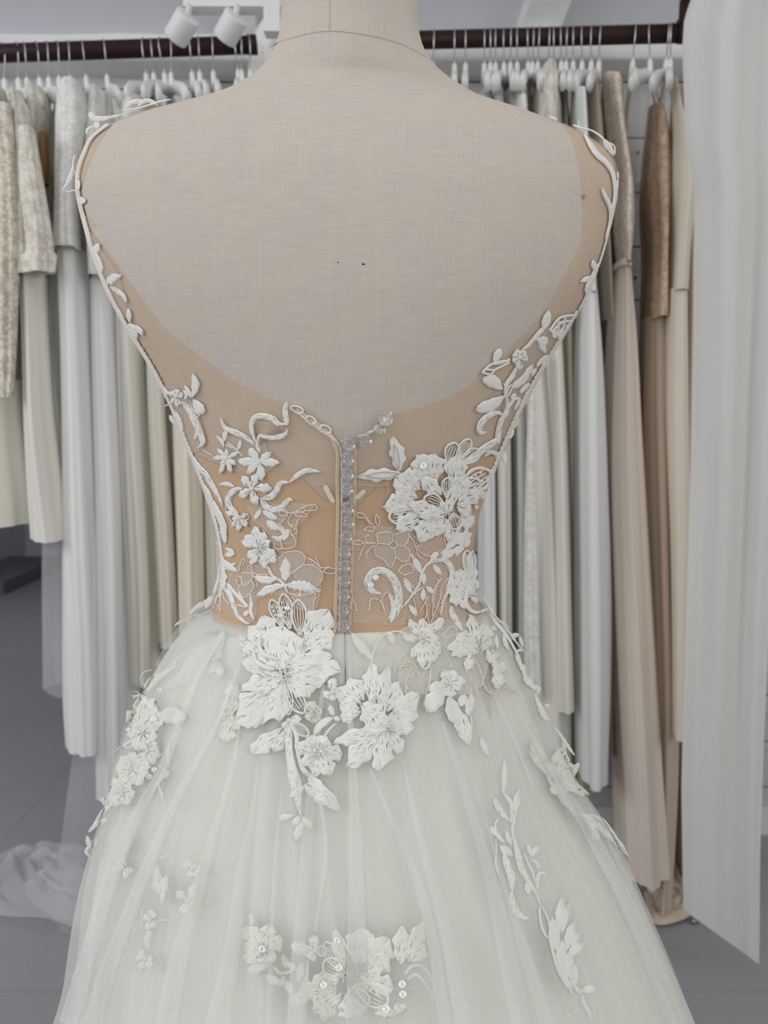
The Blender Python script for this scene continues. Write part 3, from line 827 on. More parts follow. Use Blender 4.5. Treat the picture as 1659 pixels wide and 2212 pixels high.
# rounded corners of the back opening
add_stem([(640, 884), (668, 904), (700, 925), (716, 942), (727, 968)], 9, 'placket_binding', 'tan_binding', h=.0009, ends=0)
add_stem([(846, 890), (826, 915), (806, 930), (775, 942)], 6, 'placket_binding', 'soft_white', h=.0009, ends=0)
crop(680, 860, 4.096)
add_stem([(190, 420), (205, 520), (200, 700), (205, 1000), (200, 1300), (195, 1600), (185, 1850), (178, 2080)], 34, 'placket_binding', 'tan_binding', h=.0010, ends=0)
add_stem([(362, 400), (356, 700), (352, 1000), (345, 1200), (330, 1420), (325, 1600), (318, 1850), (305, 2080)], 26, 'placket_binding', 'tan_binding', h=.0009, ends=0)
add_stem([(0, 225), (60, 275), (130, 320), (185, 370), (222, 430), (236, 520), (240, 700), (238, 900), (236, 1200), (228, 1500), (225, 1800), (218, 2080)], 12, 'button_cord', 'cord_thread', h=.0013, h0=.0004, ends=0, st='cross')
patch([(236, 360), (362, 380), (356, 800), (350, 1200), (325, 1600), (305, 2080), (220, 2080), (230, 1500), (240, 900), (238, 600)], 'white_net', 'placket_net', h=.0001, curve=False, label='sheer white strip behind the buttons')
mb = MB(); 
for p in ([(100, 265), (88, 235), (50, 240), (45, 270), (95, 292)], [(0, 200), (-20, 180), (-42, 190), (-35, 215), (0, 232)]): pass
LOOPS = [((1085, 300), (1095, 268), (1150, 270), (1205, 300), (1205, 335), (1165, 340)), ((1245, 400), (1258, 372), (1300, 378), (1340, 415), (1335, 445), (1300, 440)), ((1385, 500), (1400, 465), (1450, 470), (1490, 505), (1490, 540), (1450, 545))]
crop(400, 820, 4.74)
for lp in LOOPS:
    mb = MB(); ribbon(mb, [T(p) for p in lp], 17 / C.s, .0013, .0008, 'long', 6, step=2.5, ends=0); G(mb, 'button_loop', 'soft_white')
add_stem([(1080, 290), (1130, 325), (1200, 370), (1260, 430), (1340, 480), (1400, 530), (1470, 570), (1540, 620)], 22, 'button_cord', 'cord_thread', h=.0012, st='cross', scal=.5, ends=0)
crop(680, 860, 4.096)
def small_loop(x, y):
    mb = MB(); ribbon(mb, [T(p) for p in ((238, y - 12), (262, y - 34), (300, y - 30), (330, y - 10))], 9 / C.s, .0009, .0005, 'long', 4, step=3, ends=0); G(mb, 'button_loop', 'soft_white')
BUT = [(305, 398), (297, 525), (293, 660), (288, 790), (295, 965), (300, 1085), (283, 1217), (268, 1348), (264, 1477), (265, 1605), (262, 1733), (253, 1872), (255, 2010), (440, 348), (552, 288), (612, 185)]
proto_b = None; proto_s = None
m, nt, pb_, out = nodes('shank_clear'); pb_.inputs['Base Color'].default_value = (.92, .92, .92, 1); pb_.inputs['Roughness'].default_value = .08; pb_.inputs['Alpha'].default_value = .55; pb_.inputs['Coat Weight'].default_value = 1; MATS['shank_clear'] = m
def lathe(prof, n_=28):
    mb = MB(); mb.grid([[(r * math.cos(2 * PI * k / n_), r * math.sin(2 * PI * k / n_), z_) for k in range(n_)] for r, z_ in prof], close=True); return mb
for i, (bx, by) in enumerate(BUT):
    q = T((bx, by)); small_loop(bx, by) if i < 13 else None
    c_ = surf(q.x, q.y, .0006); b_ = hit(q.x, q.y); n_ = b_[1] if b_[1].dot(CAM - b_[0]) > 0 else -b_[1]
    n_ = (n_ + (CAM - b_[0]).normalized() * .5).normalized()
    if i == 14: n_ = (n_ + Vector((.5, 0, .9))).normalized()
    if i == 15: n_ = (n_ + Vector((.45, 0, .25))).normalized()
    if i == 13: n_ = (n_ + Vector((.15, 0, -.25))).normalized()
    if proto_b is None:
        R0 = .00515
        mbb = lathe([(.00001, 0), (R0 * .5, 0), (R0 * .56, .0001), (R0 * .62, .0005), (R0 * .70, .0003), (R0 * .9, .0001), (R0 * .98, .0003), (R0 * 1.03, .0008), (R0 * 1.03, .0014), (R0 * .97, .0018), (R0 * .88, .0015), (R0 * .80, .0014)] + [(R0 * .78 * math.cos(a * PI / 22), .0014 + .0024 * math.sin(a * PI / 22)) for a in range(1, 11)] + [(.00001, .0036)], 40)
        mbs = lathe([(R0 * .26, -.0014), (R0 * .30, -.0013), (R0 * .36, -.0002), (R0 * .46, .0000), (R0 * .46, -.0003), (R0 * .38, -.0004), (R0 * .28, -.0014)], 20)
        box(mbs, (0, 0, -.0004), (R0 * .9, .0005, .0003))
        o = mbb.build('button', 'clear_acrylic'); s_ = mbs.build('shank', 'shank_clear'); proto_b, proto_s = o, s_
    else:
        o = proto_b.copy(); COL.objects.link(o); s_ = proto_s.copy(); COL.objects.link(s_)
    s_.parent = o; o.parent = gown; o.matrix_parent_inverse = gown.matrix_world.inverted()
    o.location = c_ + n_ * .0016; o.rotation_mode = 'QUATERNION'
    from mathutils import Quaternion
    o.rotation_quaternion = n_.to_track_quat('Z', 'Y') @ Quaternion((0, 0, 1), [0.3, 1.2, .1, 0, .2, 1.4, .8, .9, .4, 1.0, 1.5, 1.45, 1.6, .5, .8, .4][i])
# boning ends in elastic tape, label print, zip
add_stem([(88, 768), (130, 850), (172, 925)], 46, 'boning_tip', 'elastic_white', h=.0010, ends=.08, st='cross')
add_stem([(448, 812), (405, 850), (365, 890)], 46, 'boning_tip', 'elastic_white', h=.0010, ends=.08, st='cross')
cords([[(0, 765), (60, 762), (90, 760)], [(385, 775), (430, 760), (480, 772), (560, 775), (650, 760)], [(640, 735), (645, 800), (642, 830)]], 7, 'lining_hem_stitch', 'tan_binding', h=.0006)
cords([[(258, 880), (258, 905), (280, 905), (280, 885), (262, 885)], [(286, 870), (296, 880), (296, 900)]], 6, 'label_mark', 'label_black', h=.0002)
crop(0, 0, 1)
mb = MB(); ribbon(mb, [(745, 1366), (745, 1400), (746, 1440), (747, 1478)], 2.2, .0002, .0000, 'long', 4, ends=0); G(mb, 'zip_slit', 'zip_grey')
mb = MB(); ribbon(mb, [(738, 1366), (736, 1420), (737, 1478)], 9, .0002, -.0008, 'long', 6, ends=0); ribbon(mb, [(754, 1366), (756, 1420), (756, 1478)], 9, .0002, -.0008, 'long', 6, ends=0); G(mb, 'zip_flap', 'pleat_tulle')
mb = MB(); ribbon(mb, [(752, 1480), (757, 1600), (762, 1800), (768, 2000), (774, 2230)], 3, .0005, .0002, 'long', 4, step=14, ends=0); G(mb, 'back_seam', 'pleat_tulle')

# ------------------------------------------------------------------ armhole edges and their sprigs
def edge_px(side, ys, dx=0):
    out = []
    for y in ys:
        lo, hi = (100, 755) if side < 0 else (755, 1420)
        for _ in range(12):
            m = (lo + hi) / 2; h_ = hit(m, y) is not None
            if side < 0: lo, hi = (lo, m) if h_ else (m, hi)
            else: lo, hi = (m, hi) if h_ else (lo, m)
        out.append(((lo + hi) / 2 - side * dx, y))
    return out
ysL = [272, 300, 330, 370, 410, 450, 500, 540, 580, 620, 660, 700, 740, 780, 810, 850, 890, 930, 970, 1010, 1050, 1090, 1130, 1170, 1210, 1250, 1290]
crop(0, 0, 1)
add_stem([(tuple(p)) for p in edge_px(-1, ysL, 2)], [3.5] * 6 + [5] * 6 + [5] * 4 + [9] * 10, 'edge_braid', 'cord_thread', h=.0016, st='cross', scal=.5, ends=0)
add_stem([(tuple(p)) for p in edge_px(-1, ysL[:16], 6)], [2.5] * 5 + [4] * 10, 'edge_braid', 'cord_thread', h=.0014, st='cross', scal=.5, ends=0)
ysR = [290, 320, 350, 390, 430, 470, 510, 550, 590, 630, 670, 700, 740, 780, 820, 860, 900, 940, 980, 1020, 1060, 1100, 1140, 1180, 1220, 1260, 1300]
add_stem([(tuple(p)) for p in edge_px(1, ysR[3:11], 1)], 4, 'edge_braid', 'cord_thread', h=.0012, st='cross', scal=.5, ends=0)
add_stem([(tuple(p)) for p in edge_px(1, ysR[10:20], 3)], [7, 9, 11, 13, 12, 10], 'edge_braid', 'cord_thread', h=.0016, st='cross', scal=.5, ends=0)
# left edge, crop of the photograph at 130,240
crop(130, 240, 2.5725)
add_stem([(160, 10), (185, 40), (240, 42), (300, 30), (380, 8), (440, -4)], [24, 34, 22, 10, 8, 6], h=.0016, ends=.1)
add_leaf((200, 55), (205, 100), 36); add_leaf((190, 40), (160, 8), 34)
add_stem([(185, 85), (150, 100), (145, 130)], 12); add_stem([(355, -12), (390, -42), (440, -52), (480, -38)], [14, 30, 34, 18], h=.003); add_stem([(430, -28), (470, -56), (520, -50), (540, -30)], [14, 26, 24, 10], h=.003)
add_stem([(345, -4), (420, -14), (500, -36), (560, -55), (620, -66)], 10, h=.0014)
add_stem([(75, 300), (62, 350), (45, 395), (14, 435)], [8, 26, 26, 6], h=.0018); add_stem([(14, 432), (40, 448), (75, 440), (95, 452)], 10)
add_stem([(82, 240), (70, 300), (85, 360)], 9); add_stem([(95, 350), (105, 395), (112, 440)], [10, 26, 18])
add_leaf((100, 510), (148, 490), 42, fat=.6); add_stem([(128, 570), (135, 610), (160, 655)], [10, 20, 8]); add_leaf((150, 700), (160, 648), 26)
add_leaf((190, 800), (225, 735), 42); add_leaf((205, 780), (240, 915), 40, fat=.55)
add_leaf((290, 965), (345, 910), 46, bend=-.5, fat=.55); add_leaf((275, 960), (285, 915), 30); add_stem([(290, 975), (330, 1000), (360, 1025), (378, 1060)], [14, 26, 22, 14])
add_stem([(270, 965), (290, 1040), (340, 1110), (370, 1170)], 10); add_leaf((395, 1170), (385, 1095), 30); add_leaf((385, 1180), (440, 1215), 28); add_leaf((420, 1185), (470, 1240), 30, fat=.6); add_leaf((400, 1190), (440, 1262), 28); add_leaf((330, 1100), (345, 1140), 24)
patch([(165, 650), (245, 780), (330, 905), (370, 1060), (390, 1150), (330, 1100), (260, 950), (180, 770)], 'fine_net', 'lace_net')
patch([(560, 1510), (680, 1550), (760, 1650), (810, 1800), (800, 1870), (720, 1880), (640, 1690), (590, 1570)], 'fine_net', 'lace_net')
flower((655, 1580), [(620, 1560, 36), (655, 1540, 36), (690, 1575, 34), (665, 1640, 34), (630, 1620, 30)], r=6)
add_stem([(685, 1610), (725, 1660), (755, 1720), (785, 1790), (800, 1840), (770, 1870)], [16, 34, 40, 36, 34, 14], h=.0017); add_stem([(770, 1760), (760, 1810), (750, 1815)], 14)
add_leaf((740, 1590), (742, 1455), 44, bend=.25); add_leaf((735, 1590), (700, 1520), 28); add_stem([(690, 1550), (710, 1570), (700, 1600)], 16); add_leaf((745, 1600), (800, 1680), 56, fat=.6); cords([[(730, 1620), (750, 1660), (785, 1690)], [(720, 1625), (740, 1675), (775, 1700)]], 7)
add_leaf((690, 1790), (650, 1660), 30); add_leaf((640, 1740), (605, 1690), 26); add_stem([(655, 1740), (680, 1790), (710, 1850)], 16)
add_stem([(580, 1530), (600, 1560), (640, 1570)], 20); cords([[(580, 1640), (610, 1625), (650, 1590)]], 8); sequins([(683, 1613)], 9)
# rest of the left side down to the waist (crop 400,820 x4.74 and 400,1120 x4.74)
crop(400, 820, 4.74)
add_stem([(60, 730), (110, 820), (160, 900), (220, 960), (280, 1060), (350, 1180), (400, 1290)], [20, 40, 60, 56, 50, 40, 24], h=.0016, scal=.3); add_leaf((300, 1230), (410, 1430), 70, bend=.2); add_leaf((200, 1060), (300, 1300), 64)
add_leaf((300, 1300), (440, 1600), 70, bend=-.1); add_stem([(180, 1050), (240, 1250), (310, 1430), (350, 1650)], 34, scal=.3)
cords([[(190, 705), (240, 740), (300, 770)], [(20, 700), (40, 760), (70, 770), (20, 790)]], 8)
crop(400, 1120, 4.74)
add_leaf((430, 250), (380, 60), 60); add_leaf((420, 370), (520, 360), 60); add_leaf((430, 300), (520, 350), 44); add_leaf((400, 420), (545, 540), 70, bend=.15); add_leaf((420, 520), (540, 450), 40)
add_stem([(330, 240), (370, 330), (370, 450), (350, 600), (320, 700), (290, 780)], 42, scal=.3, h=.0016); add_stem([(400, 380), (410, 520), (420, 640), (400, 720)], 30, scal=.4); add_stem([(340, 560), (400, 560), (440, 600), (410, 640)], 24)
add_stem([(370, 700), (430, 720), (480, 800), (510, 900), (550, 990), (620, 1060), (680, 1080)], [36, 50, 52, 48, 44, 34, 20], h=.0018); add_stem([(440, 660), (520, 760), (600, 850), (660, 900)], 34, h=.0014)
add_stem([(560, 740), (600, 830), (640, 900)], 26); add_stem([(680, 770), (690, 860), (680, 950), (720, 1040)], [20, 40, 40, 12], h=.0018); add_leaf((660, 940), (610, 1000), 50); add_stem([(530, 880), (580, 890), (650, 910)], 16)
add_stem([(290, 790), (220, 860), (120, 910), (50, 980)], [50, 60, 50, 30], scal=.4, h=.0018); add_leaf((290, 800), (200, 930), 50); add_stem([(380, 740), (330, 800), (300, 880)], 18)
cords([[(400, 750), (415, 820), (470, 880)], [(345, 820), (330, 870), (365, 900), (380, 960)], [(370, 760), (380, 850), (375, 900)]], 9)
patch([(320, 750), (480, 700), (720, 760), (720, 1040), (560, 1040), (420, 940), (330, 950)], 'fine_net', 'lace_net')
crop(0, 0, 1)
# right edge, crop 1000,240
crop(1000, 240, 2.765)
add_stem([(655, 82), (700, 98), (760, 112), (810, 140), (850, 175)], [16, 12, 10, 12, 16], h=.0015); add_leaf((838, 165), (900, 268), 46, h=.002); add_stem([(870, 185), (905, 210), (908, 262)], 9)
add_stem([(718, 150), (760, 215), (800, 270), (850, 315), (885, 375), (897, 450), (895, 520), (875, 600)], [18, 30, 34, 30, 22, 18, 14, 12], h=.0018, st='cross'); add_stem([(820, 460), (840, 510), (865, 560), (876, 610), (868, 680), (840, 760)], [18, 26, 26, 24, 18, 8], h=.0018, st='cross')
add_stem([(925, 360), (920, 420), (900, 480), (890, 560)], [20, 16, 10, 8]); add_stem([(520, 36), (545, 42), (560, 55)], 14, h=.002); frays([(690, 95)], 3, 40, 6, -1.2)
add_leaf((775, 950), (770, 885), 32); add_leaf((770, 960), (798, 905), 24); add_leaf((765, 985), (695, 1020), 32); add_stem([(772, 950), (760, 1000), (730, 1050), (725, 1090)], [14, 22, 22, 12], scal=.4)
add_leaf((470, 1300), (505, 1190), 50, bend=.1); add_stem([(505, 1270), (460, 1310), (425, 1350), (380, 1400), (340, 1430)], [14, 26, 26, 18, 14]); add_leaf((430, 1360), (500, 1380), 70, fat=.65); add_leaf((450, 1375), (485, 1440), 40)
cords([[(510, 1310), (560, 1240), (610, 1220), (655, 1215)], [(520, 1320), (580, 1260), (640, 1250)], [(560, 1240), (560, 1300), (540, 1350)], [(600, 1225), (590, 1290), (560, 1340)]], 14, mat='white_thread'); add_leaf((530, 1350), (545, 1300), 30); add_leaf((560, 1360), (590, 1290), 34); add_leaf((600, 1300), (648, 1260), 28)
flower((330, 1470), [(320, 1420, 46), (370, 1430, 40), (380, 1475, 40), (325, 1540, 44), (285, 1495, 36), (290, 1450, 34)], r=6)
add_leaf((180, 1500), (220, 1420), 48, fat=.6); cords([[(175, 1510), (230, 1500), (275, 1480)], [(110, 1560), (150, 1520), (190, 1500), (240, 1490), (270, 1495)], [(110, 1560), (160, 1570), (190, 1540), (270, 1500)], [(130, 1540), (180, 1545)]], 13, mat='white_thread')
add_leaf((230, 1660), (120, 1590), 78, fat=.6, bend=.15); add_leaf((240, 1700), (75, 1780), 74, bend=-.15, fat=.6); add_stem([(320, 1520), (290, 1580), (255, 1630), (245, 1700)], [20, 30, 26, 20])
cords([[(240, 1640), (270, 1600), (300, 1580)], [(250, 1690), (270, 1640), (290, 1640), (260, 1700)], [(235, 1620), (250, 1660), (240, 1700)]], 10, mat='white_thread')
add_stem([(245, 1690), (262, 1740), (250, 1800), (220, 1850), (205, 1920), (200, 1980)], [24, 26, 30, 30, 34, 40], h=.0018)
add_stem([(225, 1850), (225, 1810), (190, 1800), (130, 1830), (95, 1880), (100, 1920), (135, 1910)], [14, 20, 30, 36, 40, 34, 10], h=.0018)
add_leaf((280, 1720), (310, 1680), 30); add_stem([(270, 1760), (295, 1720), (330, 1715), (300, 1780)], 16); 
for b_, t_, w_ in (((300, 1650), (390, 1560), 46), ((350, 1600), (410, 1510), 36), ((400, 1580), (430, 1530), 28), ((290, 1650), (330, 1600), 30), ((430, 1520), (500, 1450), 30), ((460, 1500), (515, 1510), 20), ((330, 1680), (390, 1620), 30), ((300, 1900), (330, 1810), 34), ((280, 1960), (300, 1890), 30), ((350, 1780), (400, 1690), 22), ((225, 2010), (255, 2110), 30)):
    add_leaf(b_, t_, w_)
add_stem([(400, 1640), (350, 1740), (310, 1840), (280, 1930), (240, 1990)], [16, 22, 24, 26, 30], scal=.5)
patch([(420, 1330), (650, 1220), (560, 1400), (420, 1560), (330, 1760), (230, 1950), (240, 1700), (320, 1560), (300, 1480)], 'fine_net', 'lace_net')

# ------------------------------------------------------------------ bodice embroidery, left of the buttons (crop 400,820 x4.74)
crop(400, 820, 4.74)
patch([(430, 560), (700, 640), (770, 560), (690, 420), (900, 420), (1040, 500), (820, 560), (840, 700), (960, 840), (830, 960), (720, 1010), (560, 900), (420, 760)], 'fine_net', 'lace_net', curve=False)
add_stem([(1045, 225), (1030, 330), (1050, 460)], [40, 62, 50], h=.0018); add_stem([(1050, 455), (960, 450), (900, 400), (800, 370), (720, 390), (685, 460), (700, 560), (730, 640)], [30, 56, 68, 62, 58, 52, 44, 36], h=.0019)
add_stem([(1050, 500), (1030, 560), (940, 590), (840, 590), (770, 570), (745, 640)], [20, 52, 60, 50, 36, 40], h=.0018); add_stem([(372, 385), (420, 490), (530, 540), (630, 590), (720, 660)], [14, 44, 62, 50, 26], h=.0019)
add_stem([(745, 610), (750, 690), (775, 740)], [30, 44, 26]); add_leaf((410, 630), (425, 515), 58, fat=.6); add_leaf((410, 690), (325, 565), 40, bend=.2); add_leaf((545, 720), (575, 605), 44, bend=.15)
add_stem([(440, 640), (500, 680), (560, 740), (600, 780)], 14); add_stem([(420, 660), (460, 680), (500, 700)], 12)
flower((765, 840), [(565, 835, 92), (670, 705, 84), (880, 740, 70), (965, 850, 84), (800, 1020, 84), (645, 950, 72)], r=16, st='cross', fat=.6)
flower((430, 800), [(300, 790, 50), (350, 700, 50), (440, 710, 50), (560, 740, 46), (530, 860, 50), (490, 950, 54), (375, 950, 50), (380, 860, 40)], r=12, st='cross', fat=.62)
flower((690, 1110), [(590, 985, 84), (740, 965, 84), (890, 1100, 90), (735, 1275, 84), (570, 1190, 90)], r=14, fat=.66)
add_stem([(600, 1110), (540, 1120), (480, 1160), (450, 1230), (480, 1310), (560, 1370)], [30, 60, 66, 66, 56, 30], h=.0017); add_leaf((520, 1095), (360, 1065), 46, bend=.2)
add_stem([(800, 1210), (880, 1200), (940, 1130), (980, 1060), (1070, 1045)], [50, 64, 66, 50, 30], h=.0019); add_stem([(1070, 1050), (1150, 980), (1240, 930), (1310, 930), (1385, 940)], [16, 50, 56, 50, 14], h=.0019, ends=.1)
add_stem([(780, 1200), (830, 1290), (900, 1330), (990, 1310), (1030, 1260), (1080, 1220), (1105, 1240)], [26, 60, 70, 60, 60, 50, 20], h=.0018)
flower((570, 1400), [(450, 1290, 50), (430, 1350, 46), (640, 1380, 56), (650, 1500, 60), (560, 1540, 60), (500, 1430, 50), (490, 1500, 44)], r=16)
cords([[(600, 1400), (640, 1370), (660, 1400), (640, 1440), (600, 1430)], [(430, 1250), (440, 1350), (490, 1450), (540, 1500)], [(650, 1360), (660, 1420), (630, 1430)]], 10)
patch([(640, 1280), (800, 1300), (1080, 1250), (1330, 1280), (1240, 1440), (1160, 1480), (1150, 1659), (950, 1700), (820, 1640), (800, 1500), (700, 1440)], 'lace_net', 'lace_net', curve=False)
cords([[(960, 1330), (1100, 1360), (1250, 1290), (1340, 1280), (1345, 1330), (1240, 1340), (1130, 1370)], [(1100, 1360), (1180, 1350), (1250, 1380), (1240, 1400), (1150, 1390), (1100, 1360)], [(1100, 1370), (1060, 1430), (1080, 1490), (1140, 1530)], [(970, 1350), (990, 1390), (1050, 1380), (1050, 1340), (1000, 1330), (970, 1350)], [(880, 1380), (900, 1440), (960, 1480), (1010, 1440), (1060, 1380)], [(1080, 1520), (1100, 1590), (1150, 1560), (1130, 1490), (1080, 1490)], [(1240, 1310), (1210, 1360), (1160, 1440), (1140, 1500)]], 10)
add_leaf((800, 1340), (950, 1430), 70, st='cross'); add_leaf((790, 1320), (715, 1430), 52); add_leaf((840, 1440), (960, 1540), 80); add_stem([(930, 1480), (1000, 1530), (1020, 1590), (960, 1630), (900, 1600)], 50, scal=.3); add_stem([(1040, 1520), (1060, 1580), (1010, 1640)], 34)
# (crop 400,1120 x4.74)
crop(400, 1120, 4.74)
flower((770, 290), [(720, 90, 100), (620, 170, 96), (600, 240, 80), (660, 400, 96), (700, 460, 84), (840, 500, 90), (930, 450, 96), (940, 370, 84), (880, 230, 92), (820, 140, 96)], r=18, pistils=9, fat=.72)
patch([(700, 420), (980, 380), (1240, 380), (1380, 480), (1400, 640), (1330, 940), (1100, 900), (960, 780), (700, 830), (520, 760), (460, 600), (600, 420)], 'lace_net', 'lace_net')
patch([(960, 420), (1020, 340), (1150, 330), (1230, 380), (1200, 470), (1120, 540), (1000, 540)], 'sheer_petal', 'sheer_petal', h=.0006); patch([(1110, 560), (1170, 490), (1290, 470), (1380, 510), (1400, 600), (1350, 680), (1230, 660), (1150, 640)], 'sheer_petal', 'sheer_petal', h=.0006)
patch([(1100, 760), (1250, 740), (1330, 790), (1310, 900), (1290, 950), (1180, 880)], 'sheer_petal', 'sheer_petal', h=.0006); patch([(600, 550), (690, 560), (700, 620), (620, 690), (590, 640)], 'sheer_petal', 'sheer_petal', h=.0006); patch([(560, 700), (680, 640), (720, 700), (640, 800), (580, 780)], 'sheer_petal', 'sheer_petal', h=.0006)
cords([[(960, 420), (1020, 350), (1150, 330), (1230, 380), (1210, 470), (1120, 540), (1060, 570)], [(1110, 560), (1180, 490), (1290, 470), (1390, 530), (1410, 600), (1350, 690), (1240, 660)], [(1060, 760), (1180, 790), (1330, 760), (1320, 880), (1300, 950), (1180, 880), (1100, 800)], [(1410, 540), (1470, 500), (1550, 520), (1540, 555), (1470, 560), (1410, 540)], [(1340, 400), (1380, 480), (1390, 520)], [(980, 200), (1010, 300), (1110, 290), (1140, 230), (1100, 160), (1060, 100)], [(930, 230), (920, 280), (960, 310), (1010, 300)], [(600, 550), (690, 560), (700, 620), (620, 690), (590, 640), (600, 550)], [(540, 610), (560, 680), (600, 680), (590, 610), (560, 590), (540, 610)], [(560, 700), (680, 640), (720, 700), (640, 800), (580, 780), (560, 700)], [(600, 500), (630, 420), (600, 410), (580, 480), (560, 560)], [(690, 460), (700, 540), (760, 570), (860, 570)], [(700, 580), (760, 620), (740, 700)], [(1260, 400), (1330, 440), (1400, 500), (1480, 490)]], 11)
flower((1040, 680), [(1040, 390, 110, dict(base=(1030, 640), fat=.5)), (735, 600, 84, dict(base=(960, 610), fat=.6, bend=-.2)), (755, 790, 86, dict(bend=.15, fat=.6)), (1380, 730, 110, dict(fat=.5, st='cross', scal=.2, ns=12, bend=-.1))], r=14, st='cross', fat=.55, h=.002)
add_stem([(850, 480), (900, 580), (1000, 650), (1060, 760)], [30, 24, 30, 20]); sequins([(1187, 770), (1265, 690)], 14)
# big waist flower
flower((1010, 1560), [
    (890, 830, 110, dict(base=(1010, 1120), open=True, beads=True)), (1010, 770, 130, dict(base=(1080, 1130), open=True, beads=True)), (1160, 830, 150, dict(base=(1180, 1200), open=True)),
    (1450, 960, 300, dict(base=(1230, 1300), fat=.68, scal=.12)), (1520, 1180, 230, dict(base=(1230, 1350), scal=.1)), (1320, 1180, 110, dict(base=(1180, 1400), open=True)),
    (820, 1010, 210, dict(base=(900, 1280))), (670, 1130, 170, dict(base=(880, 1350))), (600, 1290, 150, dict(base=(840, 1450))), (610, 1460, 150, dict(base=(860, 1560))),
    (1010, 1130, 430, dict(base=(960, 1560), fat=.66, scal=.09)), (1560, 1560, 330, dict(base=(1030, 1500), fat=.6, bend=.1)), (1480, 1420, 200, dict(base=(1080, 1500), fat=.6)),
    (700, 1380, 200, dict(base=(960, 1560), scal=.05)), (940, 1300, 250, dict(base=(1000, 1560), fat=.6, up=.0007)), (1320, 1500, 90, dict(base=(1040, 1590), fat=.5, up=.001))],
    'lace_flower', r=24, h=.0018, lift=.0012, pistils=11, label='large white embroidered flower at the waist')
add_stem([(780, 1230), (770, 1310), (820, 1400), (900, 1430), (980, 1460)], [30, 40, 44, 40, 20], h=.0022, h0=.003, st='cross'); add_stem([(720, 1370), (740, 1470), (830, 1530), (930, 1550)], [20, 44, 56, 30], h=.0024, h0=.003, st='cross')
sequins([(805, 1130), (598, 1250), (598, 1305), (770, 1270), (985, 985), (1065, 910)], 26)
crop(400, 1200, 3.318)
flower((710, 880), [
    (450, 760, 120, dict(fat=.7)), (430, 960, 130, dict(scal=.2)), (390, 1170, 220, dict(fat=.75, scal=.12)), (560, 1190, 170, dict(fat=.75)), (450, 1240, 120, dict(base=(600, 1000))), (680, 1170, 120, dict(fat=.7)), (850, 1130, 110, dict(fat=.7, open=True)), (880, 1010, 110, dict(fat=.65)), (1000, 880, 190, dict(fat=.6)), (740, 1140, 90, dict(open=True)), (560, 1000, 60, dict(fat=.5, up=.001)), (560, 830, 60, dict(fat=.5, up=.001))],
    r=16, h=.0018, lift=.0010, pistils=9)
flower((745, 1180), [(500, 1410, 130, dict(fat=.72, base=(700, 1230))), (640, 1400, 90, dict(base=(720, 1250))), (880, 1290, 70, dict(open=True)), (830, 1170, 60), (700, 1240, 50)], r=12)
add_stem([(740, 1170), (740, 1300), (750, 1420), (770, 1540), (800, 1660), (815, 1800), (830, 1860)], [60, 66, 54, 60, 80, 50, 22], h=.0013)
add_stem([(760, 1200), (800, 1290), (800, 1380), (840, 1520), (900, 1590)], [24, 30, 20, 34, 40], h=.0012)
add_leaf((890, 1590), (1000, 1500), 50); add_leaf((850, 1640), (1115, 1830), 120, bend=-.1, st='long', fat=.45); add_leaf((880, 1580), (1000, 1700), 90); add_leaf((850, 1650), (755, 1740), 60); add_leaf((790, 1860), (670, 1885), 54, fat=.7); add_leaf((820, 1860), (780, 1940), 50); add_leaf((830, 1870), (915, 1960), 60, fat=.6); add_leaf((840, 1900), (790, 2050), 60)
flower((960, 1400), [(800, 1370, 110), (870, 1300, 110), (1010, 1300, 110), (1120, 1420, 120), (1040, 1560, 110), (930, 1570, 110), (850, 1500, 100)], r=26, pistils=12, fat=.7, lift=.0012)
add_leaf((1060, 1160), (920, 1290), 60, bend=.2); add_leaf((1060, 1150), (1035, 1070), 40); add_leaf((1060, 1160), (1110, 1180), 40); add_stem([(1080, 1200), (1030, 1250), (1000, 1300)], 14)
flower((1050, 980), [(1060, 880, 66), (1000, 1010, 64), (1070, 1040, 60), (1100, 960, 50)], r=10)
flower((920, 1120), [(880, 1050, 100), (960, 1080, 90), (990, 1130, 80), (940, 1200, 90), (880, 1180, 80)], r=20, pistils=8, mat='cream_thread')
flower((1440, 1240), [
    (1090, 960, 130, dict(base=(1260, 1060))), (1190, 890, 130, dict(base=(1280, 1040))), (1110, 1060, 130, dict(base=(1250, 1100))), (1110, 1150, 130, dict(base=(1260, 1120))),
    (1330, 800, 130, dict(base=(1340, 1090), scal=.15)), (1440, 810, 110, dict(base=(1400, 1100), fat=.55)), (1530, 910, 130, dict(base=(1440, 1120), fat=.55)), (1648, 1020, 190, dict(scal=.15)), (1625, 1130, 130), (1620, 1230, 110),
    (1550, 1400, 110, dict(base=(1440, 1250))), (1400, 1510, 150, dict(scal=.15)), (1175, 1500, 150, dict(scal=.12, base=(1400, 1270))), (1080, 1340, 110, dict(fat=.6)), (1250, 1250, 90, dict(fat=.5)), (1270, 1080, 180, dict(fat=.6)), (1360, 1000, 100, dict(open=True, base=(1400, 1200))), (1330, 1170, 150, dict(open=True, base=(1440, 1240)))],
    r=18, pistils=11, lift=.0012, label='second large white flower beside the zip')
OFF[0] = -0.0030
flower((340, 1130), [(270, 1040, 80), (340, 920, 120), (250, 1170, 90), (280, 1330, 120), (380, 1240, 100), (380, 1040, 80)], mat='cream_thread', h=.0012)
OFF[0] = 0.0
sequins([(562, 520), (413, 605), (430, 720), (722, 1010), (745, 1320)], 14)

